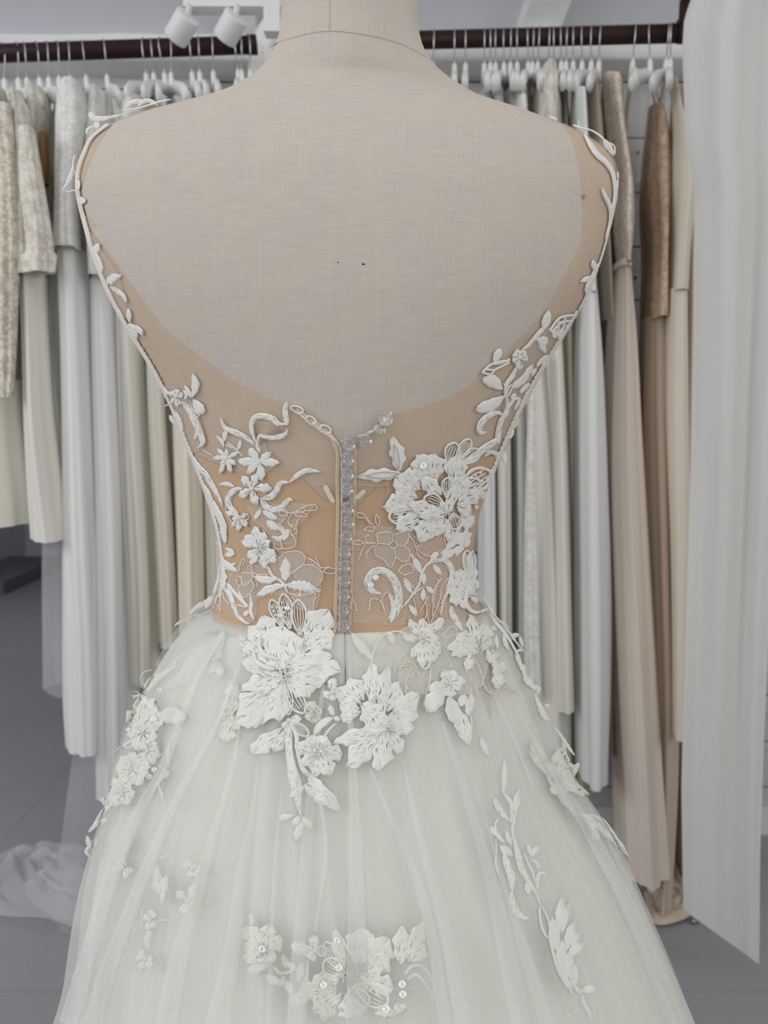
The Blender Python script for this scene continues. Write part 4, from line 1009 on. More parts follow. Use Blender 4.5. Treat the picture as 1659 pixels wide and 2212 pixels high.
# ------------------------------------------------------------------ bodice embroidery, right of the buttons
crop(740, 820, 3.318)
patch([(75, 1080), (240, 1050), (480, 1060), (740, 1060), (760, 1200), (740, 1400), (740, 1700), (400, 1760), (75, 1740), (60, 1400)], 'lace_net', 'lace_net', curve=False, label='coarse lace net')
for pl in ([(240, 1090), (330, 1090), (355, 1160), (330, 1180), (250, 1170)], [(370, 1100), (460, 1070), (470, 1150), (440, 1190), (380, 1170)], [(240, 1190), (330, 1190), (360, 1220), (350, 1340), (300, 1310), (240, 1260)], [(370, 1200), (450, 1190), (480, 1270), (430, 1300), (380, 1280)]):
    patch(pl, 'sheer_petal', 'sheer_petal', h=.0006)
cords([[(240, 1100), (330, 1090), (360, 1110), (450, 1070), (470, 1090), (465, 1150), (440, 1190), (475, 1220), (470, 1290), (420, 1300), (380, 1270), (350, 1340), (310, 1320), (300, 1290), (240, 1260), (230, 1200), (250, 1170), (240, 1100)],
       [(360, 1110), (355, 1155)], [(365, 1205), (375, 1270)], [(330, 1180), (345, 1160), (375, 1160), (388, 1185), (370, 1205), (340, 1200), (330, 1180)], [(390, 1185), (440, 1190)], [(250, 1170), (330, 1180)],
       [(60, 1165), (110, 1150), (160, 1165), (240, 1170)], [(60, 1165), (110, 1180), (160, 1165)], [(190, 1110), (160, 1130), (180, 1170)], [(130, 1250), (110, 1290), (160, 1180), (190, 1170)], [(180, 1280), (170, 1240), (230, 1180)], [(105, 950), (150, 960), (190, 1010), (240, 1060)], [(105, 950), (110, 985), (160, 990), (200, 1040)], [(240, 960), (265, 1000), (255, 1050), (235, 1010), (240, 960)], [(150, 1070), (190, 1050), (230, 1065), (200, 1085), (150, 1075)],
       [(500, 1120), (540, 1140), (560, 1180), (530, 1200), (560, 1240), (600, 1260), (640, 1270)], [(470, 1110), (500, 1150), (520, 1200), (540, 1260), (580, 1290)], [(430, 1330), (480, 1320), (500, 1370), (440, 1400)], [(430, 1330), (400, 1370), (440, 1400)], [(690, 1060), (720, 1120), (730, 1180)],
       [(60, 1560), (90, 1600), (100, 1659)], [(40, 1659), (70, 1570), (60, 1500)], [(190, 1659), (200, 1580), (240, 1570), (280, 1600), (300, 1659)], [(290, 1640), (280, 1570), (320, 1520), (350, 1560), (380, 1640)], [(430, 1420), (500, 1480), (520, 1540)], [(700, 1420), (650, 1500), (640, 1600), (700, 1680)], [(750, 1420), (700, 1490), (690, 1560)], [(590, 1590), (600, 1659), (580, 1730)], [(500, 1560), (520, 1640), (510, 1700)]], 8)
sequins([(200, 1465), (236, 1412)], 20)
add_stem([(275, 1535), (215, 1515), (180, 1450), (210, 1385), (280, 1365), (350, 1410), (390, 1490), (400, 1580), (385, 1660), (340, 1740)], [30, 62, 56, 52, 54, 58, 60, 54, 48, 34], h=.0019)
add_stem([(330, 1530), (355, 1580), (360, 1660), (330, 1720)], [30, 34, 36, 20])
add_stem([(380, 1640), (440, 1615), (500, 1530), (545, 1460), (565, 1380), (620, 1310), (700, 1290), (760, 1310), (775, 1400), (750, 1480), (720, 1580), (690, 1680)], [10, 14, 14, 16, 18, 22, 28, 30, 34, 22, 16, 12], h=.0015)
add_stem([(440, 1610), (520, 1520), (580, 1480)], 9)
for b_, t_, w_ in (((560, 1390), (505, 1275), 54), ((640, 1320), (700, 1400), 44), ((490, 1530), (440, 1420), 48), ((575, 1470), (580, 1385), 38), ((575, 1490), (570, 1585), 38), ((590, 1480), (650, 1530), 40), ((620, 1300), (680, 1230), 46), ((470, 1610), (530, 1690), 44), ((700, 1280), (800, 1220), 60), ((480, 1240), (510, 1290), 20)): add_leaf(b_, t_, w_, fat=.55)
# leaves left of the large flower
def veined(base, tip, W_, bend=0):
    lf = add_leaf(base, tip, W_, bend, st='cross', fat=.55, scal=.12, h=.0016)
    b_, t_ = Vector(base), Vector(tip); d = t_ - b_
    nr = Vector((-d.y, d.x)) * .07
    mb = MB()
    for s_ in (-1, 1): ribbon(mb, [T(b_ + d * .05), T(b_ + d * .35 + nr * s_), T(b_ + d * .65 + nr * s_ * .8), T(b_ + d * .85)], 1.6, .0002, .0016, 'cross', 4, step=4, ends=0)
    G(mb, 'leaf_vein', 'seam_thread', parent=lf)
veined((400, 660), (362, 425), 105, .12); veined((420, 670), (125, 690), 92)
crop(820, 900, 5.53)
OP = dict(open=True)
flower((790, 1120), [
    (900, 310, 170, dict(base=(800, 560), open=True)), (1070, 265, 130, dict(base=(900, 520), open=True)), (1170, 390, 150, dict(base=(960, 560), open=True)), (1300, 650, 260, dict(base=(920, 900), open=True, beads=True)), (1180, 760, 220, dict(base=(900, 960), open=True)),
    (440, 460, 280, dict(base=(620, 760), fat=.7)), (640, 450, 300, dict(base=(660, 760), fat=.7)), (200, 720, 330, dict(base=(480, 860), fat=.7)), (360, 640, 250, dict(base=(520, 820))),
    (45, 1070, 260, dict(base=(420, 1010), fat=.55)), (200, 880, 260, dict(base=(440, 960))), (110, 1200, 200, dict(base=(440, 1130), open=True)), (190, 1340, 210, dict(base=(470, 1160), fat=.6)), (460, 1460, 240, dict(base=(620, 1180), fat=.65)), (600, 1400, 260, dict(base=(680, 1180), fat=.65)), (740, 1350, 200, dict(base=(740, 1180))),
    (900, 1340, 160, dict(base=(850, 1140), open=True)), (810, 1480, 110, dict(base=(820, 1300), fat=.5)), (1160, 900, 200, dict(base=(900, 1040))), (1060, 1140, 180, dict(base=(900, 1060))), (1000, 720, 260, dict(base=(860, 960), fat=.62, lift=.002)), (900, 490, 260, dict(base=(880, 880), fat=.7, lift=.002)),
    (500, 740, 190, dict(base=(720, 920), fat=.6, up=.0008)), (790, 720, 120, dict(base=(780, 960), open=True, up=.0008)), (520, 960, 180, dict(base=(760, 1060), open=True, up=.0006)), (340, 1040, 200, dict(base=(700, 1160), fat=.5, up=.0004)), (470, 1180, 170, dict(base=(790, 1130), fat=.5, up=.0008)), (870, 800, 120, dict(base=(800, 1130), fat=.5, up=.0012)), (700, 1010, 110, dict(base=(790, 1130), fat=.5, up=.0012))],
    r=22, h=.0017, lift=.0012, pistils=9, label='large white embroidered flower right of the buttons')
sequins([(507, 573)], 42)
add_stem([(960, 560), (1080, 500), (1180, 420), (1260, 360), (1350, 300), (1400, 240)], [30, 60, 80, 90, 80, 60], h=.0018); add_stem([(1240, 470), (1300, 420), (1380, 440), (1400, 520), (1370, 600), (1300, 700)], [20, 50, 60, 60, 50, 30], h=.0016)
add_stem([(1290, 780), (1300, 700), (1350, 640), (1330, 760)], [30, 50, 50, 40], scal=.4); add_leaf((1300, 700), (1260, 790), 50); add_stem([(1120, 1000), (1170, 950), (1220, 900), (1250, 920), (1190, 980)], [30, 40, 40, 30, 20]); add_leaf((1110, 1060), (1160, 1090), 60, fat=.7); add_leaf((1480, 400), (1500, 570), 60)
for b_, t_, w_ in (((1000, 1340), (1110, 1180), 110), ((980, 1300), (1060, 1170), 80), ((900, 1520), (1020, 1380), 120), ((980, 1460), (1080, 1380), 90), ((860, 1560), (900, 1380), 80), ((1000, 1560), (1060, 1440), 80), ((850, 1620), (1000, 1560), 90), ((950, 1180), (1000, 1330), 80), ((780, 1620), (860, 1420), 60)): add_leaf(b_, t_, w_)
add_stem([(960, 1180), (930, 1320), (890, 1450), (820, 1560), (720, 1640)], [30, 50, 60, 60, 40], scal=.3); add_stem([(1060, 1230), (1000, 1420), (960, 1560), (900, 1659)], [20, 40, 50, 60], scal=.3)

# right hip (crop 860,1150 x5.53)
crop(860, 1150, 5.53)
patch([(420, 200), (800, 250), (900, 600), (1060, 880), (900, 1100), (600, 1180), (560, 900), (640, 600), (600, 380)], 'fine_net', 'lace_net'); 
patch([(0, 1180), (200, 1060), (560, 1040), (900, 1000), (1150, 1300), (1000, 1800), (860, 1936), (0, 1936)], 'cream_net', 'lace_net', label='cream lace net over the skirt top', curve=False)
add_stem([(480, 330), (560, 350), (620, 420), (640, 520), (620, 640), (560, 740), (500, 850)], [30, 60, 80, 80, 60, 40, 20], h=.0017, scal=.2)
flower((820, 760), [(720, 430, 170), (640, 560, 150), (600, 700, 150), (610, 830, 150), (800, 210, 110, dict(base=(830, 560), open=True)), (870, 220, 110, dict(base=(870, 560), open=True)), (900, 420, 140), (950, 560, 120), (740, 900, 170, dict(base=(800, 800))), (960, 800, 130), (800, 560, 180, dict(up=.0005))], r=20, pistils=6)
add_stem([(860, 680), (800, 690), (780, 780), (790, 880), (880, 960), (1000, 960), (1060, 940)], [30, 40, 46, 44, 46, 44, 20], h=.002, h0=.002, st='cross'); add_stem([(620, 880), (640, 980), (700, 1080), (760, 1190)], [60, 76, 80, 30], h=.0017)
flower((280, 1290), [(120, 1040, 100), (60, 1260, 100), (160, 1500, 110), (290, 1030, 130), (400, 1100, 120), (540, 1020, 120, dict(mat='cream_thread')), (330, 1640, 130, dict(open=True)), (500, 1420, 170), (430, 1560, 150), (280, 1600, 120), (470, 1260, 110)], mat='cream_thread', r=18, pistils=10, h=.0014)
flower((960, 1330), [(590, 1400, 200, dict(fat=.6)), (700, 1240, 170), (640, 1480, 140, dict(fat=.6)), (830, 1010, 130), (1060, 1120, 200), (1110, 1290, 150), (1060, 1390, 120), (830, 1450, 140), (820, 1660, 120, dict(base=(860, 1430))), (1150, 1540, 160, dict(base=(1040, 1400))), (1240, 1700, 180, dict(base=(1120, 1500))), (1200, 1850, 150, dict(base=(1150, 1620)))], mat='cream_thread', r=24, h=.0022, lift=.0016, pistils=6)
cords([[(560, 1280), (540, 1220), (640, 1130), (700, 1180)], [(550, 1280), (640, 1240), (720, 1200)], [(560, 1280), (640, 1200)], [(520, 1380), (580, 1480), (640, 1620)], [(500, 1320), (600, 1400)], [(0, 1660), (80, 1560), (200, 1600), (280, 1820)], [(80, 1936), (120, 1780), (200, 1620)], [(60, 1480), (100, 1380), (0, 1300)], [(880, 1480), (960, 1640), (1000, 1800), (940, 1860)], [(960, 1480), (1040, 1640), (1000, 1760)], [(800, 1500), (790, 1620), (860, 1760), (920, 1860), (900, 1936)], [(1050, 1350), (1120, 1360), (1160, 1440)], [(1240, 1830), (1300, 1880), (1400, 1880), (1450, 1936)], [(1150, 1936), (1170, 1850), (1210, 1936)], [(380, 1600), (380, 1760), (330, 1936)], [(520, 700), (450, 900), (380, 1080)], [(600, 620), (540, 780), (500, 1000)], [(470, 560), (420, 740), (400, 1000)], [(330, 860), (340, 1000), (370, 1100)], [(250, 940), (300, 860), (340, 760)]], 13)
add_stem([(1080, 960), (1150, 1080), (1250, 1200), (1340, 1330), (1420, 1480), (1460, 1580)], [26, 34, 34, 26, 22, 18], scal=.4); add_stem([(1180, 1020), (1300, 1160), (1400, 1300), (1540, 1470)], [20, 24, 20, 10]); add_stem([(1000, 760), (1080, 880), (1160, 1000), (1240, 1080), (1340, 1150)], [30, 30, 26, 24, 16], scal=.4)
for b_, t_, w_ in (((1340, 1240), (1450, 1220), 60), ((1340, 1200), (1400, 1300), 50), ((1450, 1580), (1540, 1640), 60), ((1400, 1420), (1500, 1400), 34), ((1480, 1720), (1620, 1860), 80), ((1240, 1220), (1300, 1420), 60), ((1090, 1130), (1170, 1180), 50), ((1220, 1060), (1310, 1110), 44), ((1000, 900), (1120, 960), 60), ((1150, 1230), (1180, 1400), 50)): add_leaf(b_, t_, w_, mat='cream_thread')
crop(740, 1260, 2.592)
add_stem([(160, 460), (175, 380), (220, 300), (300, 270), (360, 290)], [10, 12, 12, 14, 10], mat='cream_thread'); add_leaf((165, 430), (45, 275), 52, mat='cream_thread'); add_leaf((255, 270), (290, 345), 40, mat='cream_thread'); cords([[(190, 380), (240, 360), (275, 385), (230, 395), (190, 385)], [(60, 360), (75, 430), (110, 470)], [(300, 470), (380, 470), (350, 560), (380, 620)], [(340, 400), (300, 450), (290, 500)]], 6)
# hip sprays over the tulle
add_leaf((570, 580), (465, 715), 100, fat=.6); add_leaf((560, 560), (480, 600), 60); flower((600, 560), [(560, 490, 60), (620, 490, 60), (680, 540, 60), (600, 640, 66), (540, 560, 60), (660, 590, 44)], r=10)
add_leaf((590, 630), (640, 790), 90, fat=.55); add_leaf((630, 700), (710, 900), 90, st='long'); add_leaf((660, 690), (680, 620), 50); add_leaf((720, 620), (700, 740), 50); add_leaf((765, 860), (815, 975), 34); cords([[(740, 560), (750, 620), (720, 700), (750, 790), (765, 860), (815, 840)], [(850, 640), (870, 590), (900, 560), (950, 600), (990, 615)], [(715, 590), (700, 680), (720, 790), (700, 870)], [(840, 630), (800, 600), (780, 560)]], 7)
for pts_, w_ in (([(960, 400), (1000, 480), (1040, 560), (1090, 600)], [14, 18, 20, 30]), ([(1020, 540), (1080, 580), (1105, 590), (1080, 620)], [10, 16, 20, 12]), ([(1070, 620), (1100, 690), (1130, 750), (1165, 770)], [12, 24, 36, 20]), ([(1180, 800), (1220, 850), (1260, 910), (1300, 965)], [8, 18, 20, 10])): add_stem(pts_, w_, scal=.5, mat='cream_thread')
add_leaf((985, 470), (1028, 485), 22); add_leaf((1130, 680), (1165, 690), 18); add_leaf((1235, 860), (1245, 940), 26); add_leaf((1010, 360), (990, 290), 20)
OFF[0] = -0.0034   # motifs lying under the top tulle
flower((1190, 1100), [(1240, 930, 90), (1310, 1020, 90), (1160, 1000, 60), (1300, 1110, 80), (1370, 1180, 50), (1250, 1180, 80), (1200, 1180, 70), (1330, 1150, 60)], mat='cream_thread', h=.0007, lift=.0003, r=10)
add_stem([(1050, 940), (1100, 1000), (1150, 1060), (1180, 1130), (1260, 1220), (1300, 1290)], [20, 44, 30, 26, 60, 30], h=.0008, mat='cream_thread'); add_leaf((1060, 880), (1120, 1010), 50, mat='cream_thread', h=.0007); add_leaf((1130, 1060), (1100, 900), 36, mat='cream_thread', h=.0007)
add_stem([(1290, 1290), (1360, 1300), (1430, 1350), (1480, 1400), (1540, 1450), (1605, 1535)], [30, 30, 34, 30, 34, 8], h=.0014); add_stem([(1380, 1290), (1450, 1320), (1500, 1380), (1550, 1450)], [14, 20, 20, 14]); add_stem([(1360, 1310), (1400, 1360), (1430, 1440)], [24, 40, 50]); add_leaf((1290, 1060), (1325, 1005), 30)
OFF[0] = 0.0
crop(1000, 1600, 3.615)
def sprig(items, mat='white_thread', h=.0012):
    for it in items:
        if it[0] == 'l': add_leaf(it[1], it[2], it[3], mat=mat, h=h, bend=it[4] if len(it) > 4 else 0)
        else: add_stem(it[1], it[2], mat=mat, h=h, scal=.2)
sprig([('l', (310, 420), (318, 155), 44, .05), ('s', [(300, 390), (350, 450), (380, 520), (370, 640)], [20, 36, 40, 20]), ('s', [(240, 450), (265, 510), (310, 580), (370, 640)], [40, 50, 44, 20]), ('l', (405, 560), (430, 375), 52), ('s', [(410, 540), (395, 620), (380, 700), (400, 800), (430, 900)], [20, 30, 24, 30, 60]),
       ('s', [(265, 605), (250, 660), (270, 740), (320, 800)], [8, 12, 30, 20]), ('l', (255, 740), (215, 665), 50), ('s', [(255, 760), (262, 860), (255, 960), (290, 1075)], [10, 12, 22, 8]), ('l', (370, 820), (325, 700), 44), ('l', (380, 900), (290, 820), 60), ('s', [(320, 860), (340, 960), (375, 1060), (385, 1170)], [30, 50, 56, 30]), ('s', [(380, 1170), (385, 1260), (420, 1340), (470, 1380), (525, 1380)], [30, 50, 60, 50, 8]),
       ('s', [(400, 820), (430, 920), (450, 1000), (500, 1090), (560, 1190), (600, 1290)], [40, 56, 50, 34, 22, 12]), ('s', [(470, 860), (500, 940), (545, 1040), (560, 1120)], [14, 20, 20, 14]), ('l', (530, 900), (590, 810), 50), ('l', (530, 900), (500, 800), 34), ('s', [(520, 930), (560, 940), (590, 1000)], 16), ('l', (490, 1100), (510, 1210), 50),
       ('s', [(575, 1160), (580, 1080), (600, 1030), (650, 1050)], [30, 30, 34, 8]), ('s', [(600, 1280), (650, 1380), (670, 1480), (660, 1545)], [10, 12, 14, 14]), ('s', [(590, 1290), (600, 1420), (630, 1510), (665, 1540)], [10, 14, 18, 20]),
       ('s', [(665, 1540), (700, 1660), (740, 1780), (800, 1880), (850, 1990)], [16, 26, 40, 50, 12]), ('l', (740, 1520), (765, 1215), 70), ('l', (770, 1500), (820, 1250), 44), ('l', (720, 1640), (700, 1380), 90), ('l', (800, 1640), (855, 1400), 70), ('l', (820, 1680), (935, 1570), 80), ('l', (840, 1600), (890, 1490), 60), ('l', (760, 1800), (770, 1560), 90), ('l', (800, 1860), (840, 1640), 80), ('l', (850, 1930), (880, 1750), 70), ('s', [(830, 1800), (860, 1900), (910, 1960), (930, 1920)], [30, 40, 34, 20]), ('l', (930, 1950), (1030, 1930), 70), ('s', [(930, 1960), (940, 2040), (980, 2110), (1000, 2180)], [8, 30, 30, 8]), ('l', (780, 1860), (740, 1700), 50)])
OFF[0] = -0.0030
crop(500, 1950, 3.607)
flower((240, 370), [(150, 70, 40, dict(base=(150, 200), fat=.5)), (110, 190, 140), (300, 180, 130), (400, 290, 130), (100, 320, 140), (110, 460, 120), (330, 460, 110), (220, 480, 120)], mat='cream_thread', r=24, h=.0011, pistils=6)
add_leaf((300, 470), (110, 540), 90, mat='cream_thread'); add_stem([(400, 400), (430, 480), (500, 500)], [30, 60, 40], mat='cream_thread'); add_stem([(330, 500), (380, 550), (450, 540), (500, 500)], 26, mat='cream_thread'); add_leaf((390, 640), (260, 570), 70); add_leaf((410, 570), (390, 660), 40); add_leaf((410, 600), (480, 720), 60); add_leaf((520, 620), (550, 470), 70)
flower((650, 370), [(470, 350, 110), (640, 260, 90), (740, 380, 80, dict(open=True)), (600, 450, 100)], r=14); add_stem([(595, 450), (590, 560), (570, 660), (560, 760)], [24, 24, 60, 90])
flower((880, 560), [(730, 310, 110, dict(open=True)), (820, 220, 110), (720, 460, 130, dict(open=True)), (640, 640, 180, dict(base=(840, 600), fat=.6)), (560, 700, 150, dict(base=(780, 640))), (470, 770, 120, dict(base=(640, 720), fat=.7)), (640, 840, 160, dict(base=(820, 660))), (700, 900, 120, dict(base=(860, 700))),
    (1000, 210, 200, dict(base=(960, 480))), (1100, 260, 200, dict(base=(1000, 480))), (1210, 300, 220, dict(base=(1040, 520), scal=.15)), (1230, 420, 180, dict(base=(1060, 540))), (1340, 200, 150, dict(base=(1320, 480), fat=.55)), (1480, 150, 130, dict(base=(1380, 460), fat=.55)), (1510, 340, 130, dict(base=(1400, 460), fat=.6)), (1150, 620, 200, dict(base=(1000, 560))), (1250, 660, 170, dict(base=(1060, 620))), (1220, 780, 170, dict(base=(950, 640), open=True)), (1050, 820, 150, dict(base=(920, 660), open=True)), (950, 900, 200, dict(base=(900, 700))), (1200, 900, 150, dict(base=(1200, 780))), (1330, 860, 130, dict(base=(1280, 780)))],
    r=20, h=.0012, lift=.0006, pistils=10, mat='cream_thread', label='large pale flower low on the skirt')
add_stem([(1350, 560), (1400, 500), (1480, 490), (1550, 580), (1580, 680), (1550, 790)], [40, 30, 26, 24, 26, 10], h=.001); add_stem([(1370, 600), (1440, 560), (1500, 620), (1540, 690)], [30, 30, 20, 10], h=.001)
sequins([(712, 635), (1335, 628), (1340, 705), (1215, 820), (822, 290), (840, 500), (240, 355)], 26)
crop(0, 0, 1)
# left hip: pale clusters with sequins (crop 200,1430 x5.184)
crop(200, 1430, 5.184)
flower((560, 800), [(400, 560, 150), (540, 380, 170), (690, 420, 150), (760, 640, 140), (720, 820, 160), (380, 800, 140), (480, 980, 150), (640, 930, 120)], mat='cream_thread', r=20, h=.0011, pistils=6)
flower((430, 1200), [(480, 1010, 190), (300, 1060, 150), (260, 1200, 160), (330, 1360, 170), (560, 1350, 190), (650, 1180, 180), (600, 1040, 150)], mat='cream_thread', r=26, h=.0008)
flower((1480, 600), [(1560, 220, 120, dict(base=(1560, 400))), (1430, 640, 120), (1480, 880, 130), (1600, 680, 110), (1560, 480, 100)], mat='cream_thread', h=.001)
patch([(560, 330), (780, 330), (800, 560), (760, 900), (720, 1250), (640, 1500), (300, 1620), (180, 1500), (260, 1100), (360, 700)], 'white_net', 'lace_net')
flower((330, 1480), [(180, 1400, 120), (240, 1300, 110), (400, 1320, 120), (470, 1450, 130), (380, 1600, 130), (220, 1600, 120)], mat='cream_thread', r=16, h=.0008)
flower((610, 1000), [(720, 900, 120), (760, 1030, 120), (700, 1130, 110), (520, 900, 110), (540, 1090, 110)], mat='cream_thread', r=14, h=.0008)
flower((640, 620), [(560, 520, 100), (680, 500, 110), (760, 560, 90), (560, 680, 100), (680, 720, 100)], mat='cream_thread', r=12, h=.0008)
add_leaf((730, 600), (1040, 640), 200, mat='cream_thread', bend=-.15); add_stem([(330, 950), (400, 900), (480, 880), (540, 960)], [20, 34, 30, 10]); add_stem([(320, 950), (400, 960), (470, 950), (530, 1010)], [14, 22, 22, 8]); add_stem([(850, 900), (840, 1040), (850, 1180)], [20, 40, 30]); add_leaf((760, 1300), (860, 1220), 90); add_stem([(820, 1180), (760, 1300), (700, 1400), (640, 1530)], [40, 60, 40, 10], scal=.4); add_stem([(730, 1380), (770, 1480), (790, 1600)], [20, 34, 10], scal=.4)
add_stem([(580, 340), (660, 220), (860, 80), (930, 20)], [60, 100, 50, 20], h=.0008, mat='cream_thread'); cords([[(660, 90), (580, 110), (540, 170), (550, 240), (620, 250), (650, 200)], [(835, 315), (900, 300), (965, 255), (900, 230)], [(260, 1000), (300, 960), (340, 945)]], 12)
add_leaf((300, 1380), (140, 1600), 80, mat='cream_thread', h=.001); add_stem([(250, 1560), (130, 1660), (0, 1840)], [50, 50, 20]); add_stem([(440, 1900), (390, 2000), (340, 2070)], [10, 70, 40], scal=.3)
sequins([(775, 320), (573, 497), (706, 643), (103, 1542), (153, 1575), (418, 757), (700, 1200), (645, 1280)], 30)
crop(80, 1750, 3.456)
add_stem([(520, 70), (440, 110), (385, 165)], [40, 34, 20]); add_leaf((400, 290), (370, 190), 40); add_leaf((410, 280), (440, 200), 40); add_stem([(400, 260), (370, 310), (400, 360)], [20, 34, 12])
add_leaf((640, 340), (690, 210), 50); add_stem([(690, 240), (640, 330), (660, 420)], [14, 24, 30], scal=.4); flower((640, 430), [(540, 450, 60), (585, 380, 50), (680, 510, 60), (720, 460, 40), (640, 350, 40)], r=10)
add_leaf((900, 640), (880, 390), 80, st='long'); add_stem([(960, 490), (940, 600), (930, 700)], [40, 60, 14]); cords([[(900, 380), (940, 350), (970, 345)], [(735, 660), (780, 740), (775, 880)], [(970, 820), (900, 830), (880, 870)], [(710, 935), (750, 860), (755, 820)]], 12, mat='white_thread')
flower((840, 820), [(850, 740, 50), (880, 760, 50), (790, 800, 60), (840, 900, 80), (880, 860, 50)], r=12); add_stem([(850, 900), (820, 980), (830, 1040)], [40, 56, 30], scal=.4, st='cross'); flower((810, 1110), [(760, 1050, 60), (860, 1110, 60), (850, 1180, 60), (775, 1200, 60), (740, 1100, 50)], mat='cream_thread', r=10)
add_leaf((1120, 620), (1200, 560), 60, mat='cream_thread', h=.0008); flower((1160, 440), [(1090, 390, 80), (1180, 400, 70), (1150, 510, 90), (1230, 450, 70)], mat='cream_thread', h=.0008, r=10); flower((1120, 680), [(1040, 610, 70), (1190, 600, 80), (1170, 700, 80), (1080, 780, 70)], mat='cream_thread', h=.0008, r=10)
add_stem([(940, 1500), (990, 1470), (1030, 1430)], [30, 60, 40], mat='cream_thread')
crop(150, 1250, 3.016)
add_leaf((940, 520), (1010, 320), 60, mat='cream_thread', h=.0008); cords([[(870, 560), (950, 510), (1000, 490)], [(950, 520), (1000, 580), (990, 640), (930, 620), (945, 540)], [(760, 480), (700, 520), (680, 560)], [(1010, 300), (1030, 250), (1060, 200)], [(960, 210), (930, 190), (860, 230), (780, 250), (700, 300)], [(740, 270), (700, 290), (690, 310)]], 8, mat='white_thread'); flower((945, 530), [(900, 500, 36), (990, 480, 36), (980, 630, 60), (930, 620, 50)], mat='cream_thread', r=8, h=.0008)
patch([(800, 200), (960, 180), (1060, 200), (1160, 300), (1100, 380), (1000, 330), (900, 420), (740, 460), (640, 560), (560, 560), (660, 380)], 'white_net', 'lace_net')
OFF[0] = 0.0
crop(0, 0, 1)
PLEATS = [([(485, 1370), (425, 1475), (362, 1638), (283, 1794), (225, 1950), (150, 2212)], [6, 14, 22, 30, 34, 40]), ([(525, 1420), (468, 1568), (382, 1731), (309, 1900), (240, 2080), (200, 2212)], [5, 12, 18, 26, 34, 40]), ([(520, 1560), (505, 1660), (465, 1794), (435, 1900), (390, 2060), (360, 2212)], [5, 10, 22, 30, 40, 48]),
          ([(560, 1640), (545, 1760), (520, 1900), (500, 2060), (470, 2212)], [4, 14, 26, 36, 50]), ([(612, 1690), (600, 1800), (590, 1950), (580, 2212)], [3, 8, 10, 14]), ([(690, 1700), (705, 1850), (680, 2010)], [6, 7, 7]), ([(755, 1480), (765, 1700), (770, 1900), (770, 2212)], [10, 22, 40, 46]),
          ([(800, 1660), (850, 1780), (900, 1900), (935, 2040), (960, 2212)], [5, 14, 22, 26, 30]), ([(870, 1640), (905, 1800), (960, 2000), (1000, 2212)], [4, 16, 26, 36]), ([(955, 1560), (1000, 1700), (1050, 1870), (1090, 2040), (1125, 2212)], [6, 20, 28, 36, 40]), ([(1060, 1490), (1110, 1600), (1150, 1700)], [6, 10, 6]),
          ([(1020, 1680), (1055, 1790), (1100, 1950), (1180, 2212)], [3, 7, 24, 34]), ([(1130, 1560), (1200, 1680), (1290, 1830), (1370, 1990), (1460, 2212)], [5, 20, 30, 32, 34]), ([(700, 1480), (680, 1640), (665, 1800), (650, 2000), (640, 2212)], [8, 20, 24, 26, 40])]
for pts_, w_ in PLEATS:
    mb = MB(); ribbon(mb, pts_, w_, .0006, .0000, 'long', 8, step=14, ends=0); G(mb, 'tulle_pleat', 'pleat_tulle')
    mb = MB()
frays([(470, 1292), (300, 1500)], 2, 14, 5, 3.0)
# tiny glitter caught in the tulle
mb = MB(); rg = random.Random(3)
for i in range(70):
    x_, y_ = rg.uniform(180, 1400), rg.uniform(1500, 2200)
    b_ = hit(x_, y_)
    if b_ is None: continue
    p = surf(x_, y_, .0012); r_ = .00035
    i0 = [mb.add(p + Vector(d) * r_) for d in ((1, 0, 0), (-1, 0, 0), (0, 0, 1), (0, 0, -1), (0, -1, 0), (0, 1, 0))]
    for a, b, c in ((0, 2, 4), (2, 1, 4), (1, 3, 4), (3, 0, 4), (0, 5, 2), (2, 5, 1), (1, 5, 3), (3, 5, 0)): mb.f.append((i0[a], i0[b], i0[c]))
G(mb, 'glitter', 'sequin_foil', kind='stuff', smooth=False)

# ------------------------------------------------------------------ rails, hangers, hanging gowns
plain('rail_brown', srgb(44, 24, 22), 0.5, nscale=60, var=0.2, spec=0.25)
plain('hook_steel', srgb(200, 200, 205), 0.25, 0.9)
plain('hanger_white', srgb(240, 240, 238), 0.45, nscale=20, var=0.03)
fabric('hanger_padded', srgb(238, 236, 230), 0.8, 60)
YR = 1.38
def rail(pa, pb, Ya, Yb, label):
    a, b = P(*pa, Ya), P(*pb, Yb); d = (b - a).normalized()
    r = empty('clothes_rail', a); tag(r, label, 'clothes rail'); bpy.context.view_layer.update()
    mb = MB(); tube(mb, [a, b], .0215, 24); o = mb.build('pipe', 'rail_brown'); setparent(o, r)
    for e, s in ((a, -1), (b, 1)):
        mb = MB(); tube(mb, [e - d * .012 * s, e + d * .012 * s], .0235, 24); o = mb.build('end_cap', 'rail_brown'); setparent(o, r)
    for f in ((.06, .2) if pa[0] < 0 else (.04, .10)):
        p = a.lerp(b, f); mb = MB(); tube(mb, [p + Vector((0, .02, 0)), Vector((p.x, YW + .02, p.z))], .010, 12); tube(mb, [(p.x, YW + .008, p.z), (p.x, YW + .02, p.z)], .035, 20)
        o = mb.build('wall_bracket', 'rail_brown'); setparent(o, r)
    return a, b
La, Lb = rail((-330, 126), (545, 97), 1.36, 1.44, 'dark brown pipe rail on the left, ending beside the form\'s neck')
Ra, Rb = rail((700, 92), (1476, 72), 1.50, 1.36, 'dark brown pipe rail on the right, running behind the white curtain')
def on_rail(a, b, px):
    lo, hi = 0.0, 1.0
    for _ in range(30):
        m = (lo + hi) / 2
        if proj(a.lerp(b, m))[0] < px: lo = m
        else: hi = m
    return a.lerp(b, (lo + hi) / 2)
